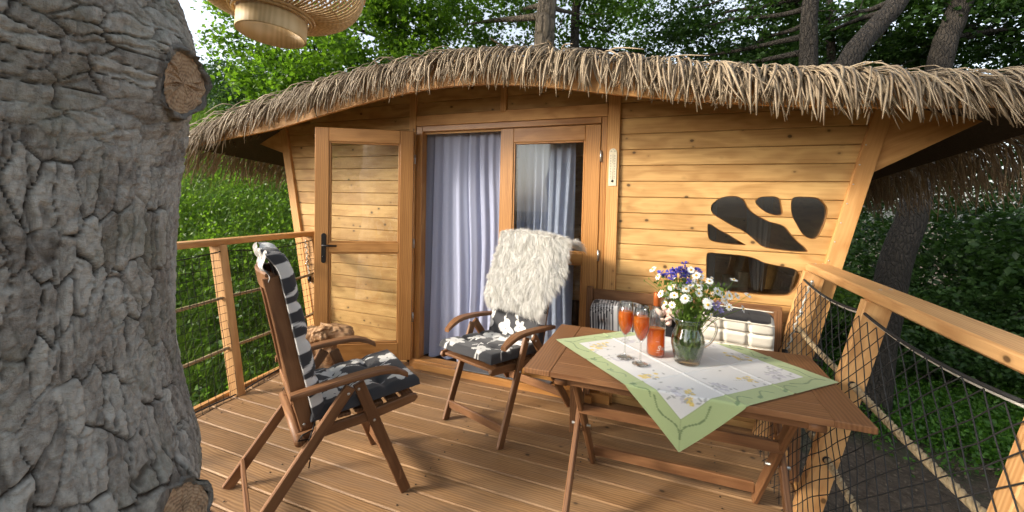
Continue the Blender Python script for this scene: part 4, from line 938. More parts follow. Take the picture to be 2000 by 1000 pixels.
def pad(U, Vn, thick, fn, colfn, name, mat, parent, origin=(0, 0, 0), tuft=None):
    """a soft pad: front grid plus back grid; fn(u, v, w) maps pad coordinates (m) and offset w to a point"""
    nu, nv = int(U/.0045), int(Vn/.0045); u = np.linspace(0, U, nu); v = np.linspace(0, Vn, nv); uu, vv = np.meshgrid(u, v, indexing='ij')
    ed = np.minimum(np.minimum(uu, U-uu), np.minimum(vv, Vn-vv)); prof = np.sqrt(np.clip(1-(1-np.clip(ed/.03, 0, 1))**2, 0, 1))
    w_ = thick*(.12+.88*prof)+.004*(fbm(np.c_[(uu*9).ravel(), (vv*9).ravel(), 0*uu.ravel()], 3, 61).reshape(uu.shape)-.5)
    if tuft:
        for (tu, tv) in tuft: w_ -= thick*.42*np.exp(-((uu-tu)**2+(vv-tv)**2)/.0011)*prof+thick*.12*np.exp(-((vv-tv)/.02)**2)*prof
    A = fn(uu.ravel(), vv.ravel(), w_.ravel()); B = fn(uu.ravel(), vv.ravel(), (thick*.05*(1-prof)).ravel())
    i = np.arange(nu*nv).reshape(nu, nv); q = np.c_[i[:-1, :-1].ravel(), i[1:, :-1].ravel(), i[1:, 1:].ravel(), i[:-1, 1:].ravel()]; n = nu*nv
    rim = np.r_[i[:, 0], i[-1, 1:], i[::-1, -1][1:], i[0, ::-1][1:-1]]; r2 = np.roll(rim, -1); side_ = np.c_[rim+n, r2+n, r2, rim]
    col = colfn(uu.ravel(), vv.ravel())
    return np_mesh(name, np.r_[A, B]-np.asarray(origin), np.r_[q, q[:, ::-1]+n, side_], mat, parent, {'col': np.r_[col, col]}, smooth=True)

# ------------------------------------------------------------------ folding armchairs (local frame: x right, y forward, front feet on y = 0)
def armchair(label):
    t = thing('folding_armchair', label, 'chair', (0, 0, 0), 0, 'folding armchairs on the deck'); w2 = .25; m = M['teak']
    for sx in (-1, 1):
        x = sx*(w2-.012)
        MB().bar((x, 0.012, 0.0), (x, -.222, .598), .022, .050, up=(0, 1, 0), c=.004).build('leg', m, t)
        MB().bar((sx*(w2+.012), -.705, 0.0), (sx*(w2+.012), -.262, .598), .022, .050, up=(0, 1, 0), c=.004).build('leg', m, t)
        xs_ = sx*(w2-.036)
        P = [(xs_, -.47, .385), (xs_, -.47, .430), (xs_, -.2, .446), (xs_, .02, .475), (xs_, .062, .470), (xs_, .07, .452), (xs_, .055, .434), (xs_, -.2, .400)]
        MB().prism(P, (1, 0, 0), .024, c=.004, grain=(0, 1, .12)).build('seat_rail', m, t)
        # back stile, slightly bowed
        c_ = [(-.420, .405), (-.452, .56), (-.490, .76), (-.528, .95), (-.565, 1.105)]; wd = [.024, .031, .033, .033, .030]; f_ = []; b_ = []
        for (y, z), q in zip(c_, wd): f_.append((y+q, z+q*.2)); b_.append((y-q, z-q*.2))
        xb = sx*(w2-.064)-.012
        MB().prism([(xb, y, z) for y, z in f_]+[(xb, y, z) for y, z in b_[::-1]], (1, 0, 0), .024, c=.004, grain=(0, -.22, 1)).build('back_stile', m, t)
        # armrest: flat, bowed, with a rounded drooping front
        s = np.linspace(0, 1, 12); yc = -.50+.505*s; zc = .607+.034*np.sin(s*2.2)*1-.0-.045*np.clip((s-.72)/.28, 0, 1)**2; xc = sx*(w2-.004+.014*np.sin(s*3.1)); hw = np.interp(s, [0, .3, .85, 1], [.020, .026, .030, .020])
        V = []; 
        for k in range(12):
            for (ox, oz) in ((-hw[k], .004), (-hw[k]+.004, .011), (hw[k]-.004, .011), (hw[k], .004), (hw[k], -.008), (hw[k]-.004, -.013), (-hw[k]+.004, -.013), (-hw[k], -.008)): V.append((xc[k]+ox, yc[k], zc[k]+oz))
        F = [[a_*8+b_, a_*8+(b_+1) % 8, (a_+1)*8+(b_+1) % 8, (a_+1)*8+b_] for a_ in range(11) for b_ in range(8)]+[list(range(8))[::-1], list(range(88, 96))]
        MB().add(V, F, (0, 1, 0)).build('armrest', m, t)
        for (y, z, xo) in ((-.222, .572, w2+.001), (-.272, .572, w2+.024), (-.150, .408, w2+.001), (-.472, .607, w2-.02), (-.437, .452, w2-.05)):
            bl = MB(); bl.lathe([(.0065, -.002), (.0065, .001), (.004, .003), (0, .003)], (sx*xo, y, z), 10, axis=(sx, 0, 0))
            bl.build('bolt', M['steel'], t)
    for k in range(7): y = -.42+k*.075; MB().bar((-w2+.05, y, .436+.0006*k*7), (w2-.05, y, .436+.0006*k*7), .058, .016).build('seat_slat', m, t)
    MB().bar((-w2+.0, -.018, .10), (w2-.0, -.018, .10), .018, .05, c=.003).build('stretcher', m, t)
    MB().bar((-w2, -.640, .105), (w2, -.640, .105), .018, .055, c=.003).build('stretcher', m, t)
    MB().tube([(-w2-.005, -.462, .408), (w2+.005, -.462, .408)], .021, 14).build('back_crossbar', m, t)
    for k in range(6):
        x = -.135+k*.054; P = [(-.452, .50), (-.495, .76), (-.533, .95), (-.560, 1.055)]
        V = [(x, y-.010, z) for y, z in P]; MB().tube(V, [.0155]*4, 6, flat=.5, up=(0, 1, 0), smooth=False).build('back_slat', m, t)
    # top rail, bowed backwards
    s = np.linspace(-1, 1, 9); V = []; X_ = s*(w2-.065)
    for k in range(9):
        bow = -.022*(1-s[k]**2)
        for (oy, oz) in ((.016, -.036), (.016, .030), (.008, .040), (-.012, .040), (-.018, .032), (-.018, -.036)): V.append((X_[k], -.560+bow+oy-oz*.2, 1.083+oz))
    F = [[a_*6+b_, a_*6+(b_+1) % 6, (a_+1)*6+(b_+1) % 6, (a_+1)*6+b_] for a_ in range(8) for b_ in range(6)]+[list(range(6))[::-1], list(range(48, 54))]
    MB().add(V, F, (1, 0, 0)).build('top_rail', m, t)
    bb = MB()
    bb.bar((-w2+.06, -.48, .56), (w2-.06, -.48, .56), .03, .016, up=(0, 1, 0)); bb.build('back_rail', m, t)
    return t
def chair_cushion(label):
    t = thing('chair_cushion', label, 'cushion', (0, 0, 0), 0, 'grey flowered chair cushions')
    W_ = .455
    def seat_fn(u, v, w_): y = .085-v; z = .462+.075*(y+.43)/.515*.62+w_; return np.c_[u-W_/2, y, z+.004*np.sin(u*14)]
    def col(seed, span, mg=.042, tries=400):
        def f(u, v):
            m = floral(u, v, seed, span, mg, tries)
            if tries < 100:                                     # the back pad's print runs over its edges
                for cu, cv, a_, b_, g_ in ((span[0], .075, .040, .030, .4), (span[0]-.03, .15, .05, .008, .9), (span[0], .235, .030, .020, 0), (span[0]-.02, .33, .06, .006, -.8), (span[0], .405, .036, .040, .2), (span[0]-.01, .50, .05, .007, 1.1), (span[0], .575, .030, .017, 0), (span[0]-.02, .66, .034, .028, .6), (0, .12, .04, .03, .2), (0, .34, .035, .022, 0), (0, .55, .04, .035, .5)): m |= ell(u, v, cu, cv, a_, b_, g_)
            return np.where(m[:, None], OFFW, GREY)
        return f
    pad(W_, .50, .052, seat_fn, col(5, (W_, .5)), 'seat_pad', M['print_fabric'], t, tuft=[(a_, b_) for a_ in (.12, .335) for b_ in (.17, .34)])
    H_ = .74; d0 = np.array([-.405, .478]); d1 = np.array([-.548, 1.175]); dv = (d1-d0)/np.linalg.norm(d1-d0); dn = np.array([dv[1], -dv[0]])
    def back_fn(u, v, w_):
        q = H_-v; y = d0[0]+dv[0]*q+dn[0]*w_+.0; z = d0[1]+dv[1]*q+dn[1]*w_; hd = np.clip((.10-v)/.10, 0, 1)
        return np.c_[u-W_/2, y-.03*hd**2+.006*np.sin(u*40)*hd, z+.010*np.sin(u*33+1)*hd-.012*hd*np.cos((u-W_/2)*6)]
    pad(W_, H_, .056, back_fn, col(17, (W_, H_), .0, 70), 'back_pad', M['print_fabric'], t, tuft=[(a_, b_) for a_ in (.12, .335) for b_ in (.22, .39, .56)])
    # hood at the head end, pale side out
    def hood_fn(u, v, w_):
        q = H_-v*.9+.006*np.sin(u*55)*(v < .1); off = -.012-.028*np.sin(np.clip(v/.22, 0, 1)*math.pi)**.5-w_*.4-.008*np.sin(v*75+u*9); y = d0[0]+dv[0]*q+dn[0]*off-.018*np.clip((.1-v)/.1, 0, 1); z = d0[1]+dv[1]*q+dn[1]*off+.012*np.sin(u*33+1)*np.clip((.1-v)/.1, 0, 1)
        return np.c_[(u-.02)-(W_-.04)/2+.02, y, z]
    def hc(u, v): m = floral(u, v, 23, (W_, .3)); return np.where(m[:, None], np.array([.58, .56, .52]), np.array([.27, .255, .235]))
    pad(W_-.04, .125, .012, hood_fn, hc, 'head_flap', M['print_fabric'], t)
    for sx in (-1, 1):
        tie = MB(); tie.tube([(sx*.235, -.40, .47), (sx*.262, -.415, .45), (sx*.268, -.43, .41), (sx*.262, -.435, .37), (sx*.272, -.425, .33), (sx*.27, -.43, .295)], .003, 6); tie.tube([(sx*.262, -.415, .45), (sx*.27, -.455, .445), (sx*.262, -.47, .42), (sx*.262, -.43, .415)], .003, 6)
        tie.build('tie', M['black'], t)
    return t
ch1 = armchair('folding wooden armchair turned away, nearest the oak trunk'); ch1.location = (-1.381, 1.776, 0); ch1.rotation_euler = (0, 0, R(-32.7))
cu1 = chair_cushion('grey cushion with white flowers and gathered pale head flap on the armchair nearest the oak'); cu1.location = ch1.location; cu1.rotation_euler = ch1.rotation_euler
ch2 = dup(ch1); ch2['label'] = 'folding wooden armchair carrying the white sheepskin, between doorway and table'; ch2.location = (-1.101, 2.235, 0); ch2.rotation_euler = (0, 0, R(161.1))
cu2 = dup(cu1); cu2['label'] = 'grey cushion with white flowers, half covered by the white sheepskin'; cu2.location = ch2.location; cu2.rotation_euler = ch2.rotation_euler

# sheepskin over the second chair's back
sk = thing('sheepskin', 'white long haired sheepskin thrown over the back of the armchair by the door', 'sheepskin', ch2.location, R(161.1))
nu, nv = 46, 50; ug = np.linspace(0, 1, nu); vg = np.linspace(0, 1, nv); UU, VV = np.meshgrid(ug, vg, indexing='ij')
xl_ = .225-.02*np.sin(VV*6); xr_ = -.335+.115*np.clip((VV-.55)/.45, 0, 1)**1.1; xx = xl_+(xr_-xl_)*UU
s_ = VV*.62-.13; q = np.clip(s_, 0, 9); over = np.clip(-s_, 0, 9)
yb = -.495+.205*-(1-q/.49*1.0)*.52+.0; yb = -.470-.13*(1-q/.49); zb_ = 1.175-q*.985
yy = yb+.012-np.sin(np.clip(over/.13, 0, 1)*1.57)*.09; zb_ = zb_+.02*np.sin(np.clip(over/.13, 0, 1)*math.pi)-over*.6
flop = np.clip((-.245-xx)/.20, 0, 1); yy = yy-.05*flop**1.5; zb_ = zb_-.015*flop+.02*np.sin(UU*3.1)
zb_ -= .02*UU
yy += .02*(fbm(np.c_[(UU*4).ravel(), (VV*4).ravel(), 0*UU.ravel()], 3, 91).reshape(UU.shape)-.5)*2
yy += .108*np.clip(1.1-over/.13, 0, 1)*(1-.5*flop); zb_ += .035
G = np.stack([xx, yy, zb_], 2)
tf = NT('long_wool'); rn = tf.attr('rnd').outputs['Fac']; colw = tf.ramp(rn, [(.0, (.66, .645, .60)), (.5, (.77, .76, .73)), (1, (.83, .82, .80))]); tf.set(Base_Color=colw, Roughness=.75); tf.b.inputs['Specular IOR Level'].default_value = .25
tl2 = tf.n('BsdfTranslucent', {0: colw}); M['wool'] = tf.surf(tf.n('MixShader', {0: .3, 1: tf.b.outputs[0], 2: tl2.outputs[0]}).outputs[0]).m
np_mesh('pelt', G.reshape(-1, 3), np.c_[np.arange(nu*nv).reshape(nu, nv)[:-1, :-1].ravel(), np.arange(nu*nv).reshape(nu, nv)[1:, :-1].ravel(), np.arange(nu*nv).reshape(nu, nv)[1:, 1:].ravel(), np.arange(nu*nv).reshape(nu, nv)[:-1, 1:].ravel()], M['wool'], sk, {'rnd': np.full(nu*nv, .3)}, smooth=True)
n = 36000; iu = rng.uniform(0, nu-1.001, n); iv = rng.uniform(0, nv-1.001, n)
edge_pick = rng.uniform(0, 1, n) < .14; iu = np.where(edge_pick & (rng.uniform(0, 1, n) < .5), np.where(rng.uniform(0, 1, n) < .5, rng.uniform(0, 1.5, n), nu-1.001-rng.uniform(0, 1.5, n)), iu); iv = np.where(edge_pick & (iu > 2) & (iu < nu-3), nv-1.001-rng.uniform(0, 1.5, n), iv)
i0 = iu.astype(int); j0 = iv.astype(int); fu = (iu-i0)[:, None]; fv = (iv-j0)[:, None]
B = G[i0, j0]*(1-fu)*(1-fv)+G[i0+1, j0]*fu*(1-fv)+G[i0, j0+1]*(1-fu)*fv+G[i0+1, j0+1]*fu*fv
du = G[i0+1, j0]-G[i0, j0]; dv_ = G[i0, j0+1]-G[i0, j0]; nn = np.cross(dv_, du); nn /= np.linalg.norm(nn, axis=1)[:, None]; nn *= np.where(iv/nv < .2, np.sign(nn[:, 2]+.3*nn[:, 1]), np.sign(nn[:, 1]))[:, None]
dv_ /= np.linalg.norm(dv_, axis=1)[:, None]; du /= np.linalg.norm(du, axis=1)[:, None]
lock = np.c_[fbm(B*34, 2, 93)-.5, fbm(B*34+7, 2, 94)-.5, fbm(B*34+15, 2, 95)-.5]
eu = (iu/nu-.5)*2; outw = du*(np.sign(eu)*np.clip(np.abs(eu)-.8, 0, 1)*4)[:, None]; outv = dv_*(np.clip(iv/nv-.88, 0, 1)*9)[:, None]
dirn = nn*.55+dv_*.62+lock*2.0+outw+outv+rng.normal(0, .22, (n, 3)); dirn /= np.linalg.norm(dirn, axis=1)[:, None]
L = rng.uniform(.035, .066, n)[:, None]; wd = np.cross(dirn, rng.normal(0, 1, (n, 3))); wd /= np.linalg.norm(wd, axis=1)[:, None]; wd *= .0008
Md = B+dirn*L*.5; Tp = B+dirn*L*.85+np.array([0, 0, -.012])+lock*.03
V = np.stack([B-wd, B+wd, Md+wd*.9, Md-wd*.9, Tp], 1).reshape(-1, 3); i = np.arange(n)*5
tag(np_mesh('fur', V, np.r_[np.c_[i, i+1, i+2], np.c_[i, i+2, i+3], np.c_[i+3, i+2, i+4]], M['wool'], sk, {'rnd': np.repeat(np.clip(.5+lock[:, 0]*1.2+rng.normal(0, .15, n), 0, 1), 5)}), kind='stuff')

# ------------------------------------------------------------------ table
TX, TY, TROT, TL, TB, TZ = .040, 1.951, .0119, 1.20, .67, .74
tb = thing('folding_table', 'rectangular folding hardwood table with crossed legs set for drinks', 'table', (TX, TY, 0), TROT)
m = M['teak']; hx, hy, s_ = TL/2, TB/2, .115
for sx in (-1, 1): MB().box((min(sx*hx, sx*(hx-s_)), -hy, TZ-.024), (max(sx*hx, sx*(hx-s_)), hy, TZ), c=.003, grain=(0, 1, 0)).build('end_board', m, tb)
nsl = 6; wsl = TB/nsl
for k in range(nsl):
    y0 = -hy+k*wsl; MB().box((-hx+s_+.001, y0+.0006, TZ-.0235), (hx-s_-.001, y0+wsl-.0006, TZ-.0005), c=.0014, grain=(1, 0, 0)).build('top_board', m, tb)
for sy in (-1, 1): MB().bar((-hx+.16, sy*(hy-.06), TZ-.046), (hx-.16, sy*(hy-.06), TZ-.046), .022, .042).build('apron_rail', m, tb)
for sx in (-1, 1):
    xo = sx*(hx-.175); xi = sx*(hx-.205)
    for (x, ya, yb) in ((xo, -hy+.02, hy-.075), (xi, hy-.02, -hy+.075)):
        MB().bar((x, ya, 0), (x, yb, TZ-.04), .024, .052, up=(0, 1, 0), c=.005).build('leg', m, tb)
    MB().tube([(xo+sx*.03, 0, .365), (xi-sx*.03, 0, .365)], .007, 10).build('pivot_bolt', M['steel'], tb)
    MB().tube([(xo-sx*.0, -hy+.055, TZ-.05), (xo+sx*.05, -hy+.055, TZ-.05)], .022, 14).build('dowel_end', m, tb)
MB().bar((-hx+.2, -hy+.075, .085), (hx-.2, -hy+.075, .085), .020, .052).build('stretcher', m, tb)
MB().bar((-hx+.22, hy-.075, .095), (hx-.22, hy-.075, .095), .020, .052).build('stretcher', m, tb)
MB().bar((-hx+.2, -.11, .50), (hx-.2, -.11, .50), .020, .045).build('stretcher', m, tb)

# tablecloth laid corner to corner
CS = .83; nn_ = 230; g_ = np.linspace(-CS/2, CS/2, nn_); UU, VV = np.meshgrid(g_, g_, indexing='ij'); u = UU.ravel(); v = VV.ravel(); cC = np.array([.066, 1.987])
ca = R(-45.6); X_ = cC[0]+u*math.cos(ca)-v*math.sin(ca); Y_ = cC[1]+u*math.sin(ca)+v*math.cos(ca)
c, s = math.cos(-TROT), math.sin(-TROT); lx_ = (X_-TX)*c-(Y_-TY)*s; ly_ = (X_-TX)*s+(Y_-TY)*c
zc = np.full(u.shape, TZ+.0035)+.0022*np.abs(np.sin(u*14))*0+.0032*np.exp(-(np.minimum(np.abs(u-.13), np.abs(u+.14))/.006)**2)+.0032*np.exp(-(np.minimum(np.abs(v-.14), np.abs(v+.12))/.006)**2)+.003*(fbm(np.c_[u*7, v*7, 0*u], 3, 77)-.42)
r_ = .010
def hang(o, sgn_edge):
    """distance past an edge -> (out, down)"""
    a_ = np.clip(o/r_, 0, math.pi/2*.93); out = r_*np.sin(a_); dn = r_*(1-np.cos(a_)); ex = np.clip(o-r_*math.pi/2*.93, 0, 9); return out+ex*.11, dn+ex*.99
o1 = np.clip(-hy-ly_, 0, 9); O, D = hang(o1, -1); ly2 = np.where(o1 > 0, -hy-O-.02*np.sin((lx_-.05)*9)*(o1/.25), ly_); z2 = zc-D
o2 = np.clip(ly_-hy, 0, 9); O, D = hang(o2, 1); ly2 = np.where(o2 > 0, hy+O, ly2); z2 = z2-D
lx2 = lx_-.08*o1*0
c, s = math.cos(TROT), math.sin(TROT); PX = TX+lx2*c-ly2*s; PY = TY+lx2*s+ly2*c
bd = np.minimum(CS/2-np.abs(u), CS/2-np.abs(v)); col = np.tile(np.array([.62, .62, .615]), (u.size, 1))
rg = np.random.default_rng(3)
yel, gr_, lil = np.array([.64, .50, .17]), np.array([.35, .36, .35]), np.array([.47, .46, .51])
B0 = CS/2-.085
spots = []
for e in range(4):
    for q in (-.23, -.08, .09, .24): spots.append((e, q+rg.uniform(-.02, .02)))
for k, (e, q) in enumerate(spots):
    d_ = B0-.055; cu, cv = [(q, -d_), (d_, q), (q, d_), (-d_, q)][e]; yellow = k % 2 == 0
    for _ in range(9):
        pu, pv = cu+rg.normal(0, .022), cv+rg.normal(0, .022); rad_ = rg.uniform(.007, .011)
        for j in range(5): col[ell(u, v, pu+rad_*.7*math.cos(j*1.257), pv+rad_*.7*math.sin(j*1.257), rad_*.55, rad_*.45, j*1.257)] = yel*rg.uniform(.9, 1.1) if yellow else lil
    for _ in range(7):
        pu, pv = cu+rg.normal(0, .034), cv+rg.normal(0, .034); col[ell(u, v, pu, pv, .010, .0045, rg.uniform(0, 3))] = gr_
    for _ in range(4): p1 = (cu+rg.normal(0, .03), cv+rg.normal(0, .03)); col[curve_mask(u, v, [(cu, cv), p1], .0011)] = gr_
gm = bd < .085
nz = fbm(np.c_[u*5, v*5, 0*u+3], 2, 79)
col[gm] = (np.array([.36, .44, .215])*(.88+.3*nz[gm, None]))
for sgu in (-1, 1):
    for sgv in (-1, 1):
        s = np.linspace(-1, 1, 41); d_ = .03+.028*np.abs(s)**.5*np.sign(1)+.012*np.sin(np.abs(s)*7)
        P = [(sgu*(CS/2-(d_[k] if s[k] < 0 else .032+.17*s[k]))*1, sgv*(CS/2-(d_[k] if s[k] > 0 else .032-.17*s[k]))) for k in range(41)]
        col[curve_mask(u, v, P, .0028) & gm] = np.array([.16, .22, .10])
for e in range(4):
    for q in (-.14, -.02, .12):
        s = np.linspace(0, 1, 15); aa = q+.09*s; dd = CS/2-.045+.016*np.sin(s*6+e); P = [[(a_, -b_), (b_, a_), (-a_, b_), (-b_, -a_)][e] for a_, b_ in zip(aa, dd)]
        col[curve_mask(u, v, P, .0024) & gm] = np.array([.17, .24, .12])
        lf = P[2]; col[ell(u, v, lf[0], lf[1], .016, .007, 1.0+e) & gm] = np.array([.18, .26, .13])
mit = np.abs(np.abs(u)-np.abs(v)) < .0016; col[mit & gm] *= .72
seam = np.abs(bd-.085) < .0018; col[seam] *= .85
ai = np.arange(nn_*nn_).reshape(nn_, nn_)
M['tablecloth'] = cloth_vc('printed_tablecloth', weave=900.)
o = np_mesh('tablecloth', np.c_[PX-cC[0], PY-cC[1], z2-TZ], np.c_[ai[:-1, :-1].ravel(), ai[1:, :-1].ravel(), ai[1:, 1:].ravel(), ai[:-1, 1:].ravel()], M['tablecloth'], None, {'col': col}, smooth=True); o.location = (cC[0], cC[1], TZ)
tag(o, 'white tablecloth with wide green border laid diagonally with one corner hanging down', 'tablecloth')
ZT = TZ+.0065

# glasses, bottle, jug with flowers
def wine_glass(x, y, label, scl):
    t = thing('wine_glass', label, 'glass', (x, y, ZT), 0, 'stemmed glasses of orange drink')
    pr = [(0, .001), (.033, .001), (.0335, .003), (.02, .006), (.006, .010), (.0036, .02), (.0034, .085), (.006, .095), (.02, .115), (.031, .145), (.0345, .172), (.033, .20), (.028, .243)]
    inn = [(.0268, .243), (.0318, .20), (.0333, .172), (.0298, .146), (.0185, .117), (.005, .100), (0, .0985)]
    pr = [(r*scl, z*scl) for r, z in pr]; inn = [(r*scl, z*scl) for r, z in inn]
    MB().lathe(pr+inn, seg=32).build('bowl', M['glass'], t)
    lp = [(0, .0995), (.005, .1010), (.0183, .118), (.0296, .147), (.0331, .172), (.0316, .199), (0, .1995)]
    MB().lathe([(r*scl*.985, z*scl) for r, z in lp], seg=28).build('drink', M['aperitif'], t)
    ice = MB()
    for k in range(2): c_ = np.array([rng.uniform(-.008, .008), rng.uniform(-.008, .008), .165+.016*k])*scl; ice.bar(c_-(.008, 0, .003), c_+(.008, .002, .003), .014, .014, c=.003)
    ice.build('ice', M['glass'], t)
wine_glass(-.171, 1.885, 'left stemmed glass of orange drink, set further from the jug', 1.04)
wine_glass(-.100, 1.832, 'right stemmed glass of orange drink, in front of the bottle', 1.04)
bt = thing('bottle', 'half full clear bottle of orange aperitif with copper foil neck', 'bottle', (-.043, 1.975, ZT))
pr = [(0, .006), (.03, .002), (.038, .004), (.040, .012), (.040, .145), (.037, .165), (.029, .192), (.020, .215), (.0155, .235), (.0145, .262), (.0150, .285), (0, .285)]
MB().lathe(pr, seg=36).build('body', M['glass'], bt)
MB().lathe([(0, .008), (.0385, .010), (.0385, .122), (0, .122)], seg=36).build('drink', M['aperitif'], bt)
MB().lathe([(.0150, .228), (.0163, .231), (.0160, .287), (.014, .291), (0, .291)], seg=24).build('foil_cap', plain('copper_foil', (.40, .10, .02), .35, .4), bt)
fc = bpy.data.curves.new('lettering', 'FONT'); fc.body = 'S'; fc.size = .034; fc.shear = .35; fc.extrude = .0004; fc.align_x = 'CENTER'; fc.materials.append(M['cream_plastic'])
lt = bpy.data.objects.new('lettering', fc); COL.objects.link(lt); dg = bpy.context.evaluated_depsgraph_get(); lm_ = bpy.data.meshes.new_from_object(lt.evaluated_get(dg)); bpy.data.objects.remove(lt); lt = link('lettering', lm_); lt.parent = bt; lt.location = (.012, -.0402, .034); lt.rotation_euler = (R(90), 0, R(17))
sq = MB(); s = np.linspace(0, 1, 22); an = R(-90+17)+(.010+.022*s)/.0405*1; zz_ = .046+.007*np.sin(s*14)-.008*s
sq.tube(np.c_[.0407*np.cos(an), .0407*np.sin(an), zz_], .0011, 5); sq.tube([(.0405*math.cos(R(-90+a_)), .0405*math.sin(R(-90+a_)), .075) for a_ in (2, 9, 16, 23)], .0007, 4); sq.tube([(.0405*math.cos(R(-90+a_)), .0405*math.sin(R(-90+a_)), .026) for a_ in (4, 12, 20, 27)], .0006, 4)
sq.build('script_print', M['cream_plastic'], bt)
jg = thing('jug', 'round bellied clear glass jug with a handle, holding the bouquet', 'jug', (.090, 1.943, ZT))
jo = [(0, .0), (.050, .0), (.055, .006), (.054, .016), (.062, .045), (.0695, .080), (.070, .100), (.064, .128), (.054, .150), (.0505, .165), (.053, .182), (.060, .197)]
ji = [(.0575, .197), (.0505, .182), (.048, .165), (.0515, .150), (.0612, .128), (.0672, .100), (.0667, .080), (.059, .045), (.048, .018), (0, .016)]
jb = MB(); jb.lathe(jo+ji, seg=40)
Vj = jb.v[0]; an = np.arctan2(Vj[:, 1], Vj[:, 0]); sp = sstep(.165, .197, Vj[:, 2])*np.exp(-((np.abs(an)-math.pi)/.4)**2); Vj[:, 0] -= .022*sp; Vj[:, 2] += .006*sp
jb.build('body', M['glass'], jg)
MB().lathe([(0, .017), (.0475, .019), (.058, .045), (.066, .08), (.0665, .10), (.0605, .128), (.0545, .142), (0, .142)], seg=32).build('water', M['water'], jg)
ha = [(.048, .182), (.062, .196), (.085, .200), (.108, .188), (.114, .160), (.106, .125), (.090, .098), (.072, .082), (.066, .078)]; s = np.linspace(0, 1, len(ha)); q = np.linspace(0, 1, 26)
hp = np.c_[np.interp(q, s, [a_ for a_, b_ in ha]), 0*q, np.interp(q, s, [b_ for a_, b_ in ha])]
hp[1:-1] = (hp[:-2]+2*hp[1:-1]+hp[2:])/4; MB().tube(hp, .0065, 10, flat=.75).build('handle', M['solid_glass'], jg)

# bouquet
bq = thing('bouquet', 'bouquet of white daisies and blue cornflowers in the glass jug', 'flowers', (.090, 1.943, ZT))
M['petal'] = plain('daisy_petals', (.80, .80, .76), .7); M['yolk'] = plain('daisy_centre', (.62, .38, .03), .8); M['cyan'] = plain('cornflower_blue', (.085, .075, .42), .7, vary=.3); M['violet'] = plain('pale_violet', (.32, .28, .55), .7)
def daisy_mesh(np_, r):
    b = MB(); b.cur = 0
    for k in range(np_):
        t = 6.283*k/np_+rng.uniform(-.1, .1); d = np.array([math.cos(t), math.sin(t), 0]); s_ = np.array([-d[1], d[0], 0]); dr = rng.uniform(-.15, .12)
        b.add([d*r*.2-s_*r*.07, d*r*.2+s_*r*.07, d*r*.72+s_*r*.17+(0, 0, r*dr*.5), d*r+(0, 0, r*dr), d*r*.72-s_*r*.17+(0, 0, r*dr*.5)], [[0, 1, 2, 3, 4]])
    b.cur = 1; b.lathe([(r*.30, -.001), (r*.29, r*.08), (r*.18, r*.2), (0, r*.24)], seg=10); return b
def corn_mesh(r, mat_i=0):
    b = MB()
    for k in range(16):
        t = rng.uniform(0, 6.283); el = rng.uniform(.05, 1.1); d = np.array([math.cos(t)*math.cos(el), math.sin(t)*math.cos(el), math.sin(el)]); s_ = np.array([-math.sin(t), math.cos(t), 0]); q = rng.uniform(.75, 1.1)*r
        b.add([d*q*.15, d*q*.7-s_*q*.22, d*q*1.05-s_*q*.16, d*q*.85, d*q*1.1, d*q*.85+(0, 0, .001), d*q*1.05+s_*q*.16, d*q*.7+s_*q*.22], [[0, 1, 2, 3], [0, 3, 4], [0, 5, 6, 7]])
    b.lathe([(0, -r*.5), (r*.2, -r*.35), (r*.16, 0), (0, .001)], seg=8); return b
dm = [daisy_mesh(rng.integers(11, 15), rng.uniform(.0165, .022)).build('daisy', [M['petal'], M['yolk']], bq) for _ in range(5)]
sm1 = [daisy_mesh(7, .0095).build('small_daisy', [M['petal'], M['yolk']], bq) for _ in range(2)]
cm = [corn_mesh(.021).build('cornflower', M['cyan'], bq) for _ in range(3)]; vm = [corn_mesh(.016).build('violet_bell', M['violet'], bq) for _ in range(2)]
protos = {'d': [o.data for o in dm], 's': [o.data for o in sm1], 'c': [o.data for o in cm], 'v': [o.data for o in vm]}
for o in dm+sm1+cm+vm: bpy.data.objects.remove(o)
heads = []
def head(k, p, n_): heads.append((k, np.asarray(p, float), np.asarray(n_, float)))
for _ in range(58):
    a_ = rng.uniform(0, 6.283); q = rng.uniform(0, 1)**.55; z = .395-.13*q*q+rng.uniform(-.05, .03); p = np.array([.02+.150*q*math.cos(a_), .085*q*math.sin(a_)-.01, z]); head('d' if rng.uniform() < .6 else 's', p, (p[0]*5+rng.normal(0, .3), -.75+rng.normal(0, .35), .55))
for _ in range(17): a_ = rng.uniform(0, 6.283); q = rng.uniform(0, 1)**.6; head('c', (-.022+.085*q*math.cos(a_), -.02+.05*q*math.sin(a_), .385+rng.uniform(-.022, .03)), (rng.normal(0, .5), -.5, .8))
head('c', (-.022, -.01, .432), (0, -.1, 1)); head('c', (-.118, -.02, .385), (-.6, -.3, .8))
for p in ((.095, -.06, .268), (.105, -.05, .285), (.082, -.055, .28), (.118, -.04, .255)): head('v', p, (.6, -.5, .1))
for p, n_ in (((.222, -.02, .325), (.5, -.3, .8)), ((.168, -.02, .385), (.2, -.3, 1)), ((.068, -.085, .282), (.3, -1, .3)), ((.185, -.0, .315), (.6, -.4, .5)), ((-.155, 0, .40), (-.6, -.3, .7)), ((-.132, -.01, .372), (-.8, -.4, .4)), ((.214, .03, .255), (.8, -.3, .3)), ((-.07, -.08, .265), (-.4, -1, .2)), ((-.02, -.085, .30), (0, -1, .4))): head('d', p, n_)
stm = MB()
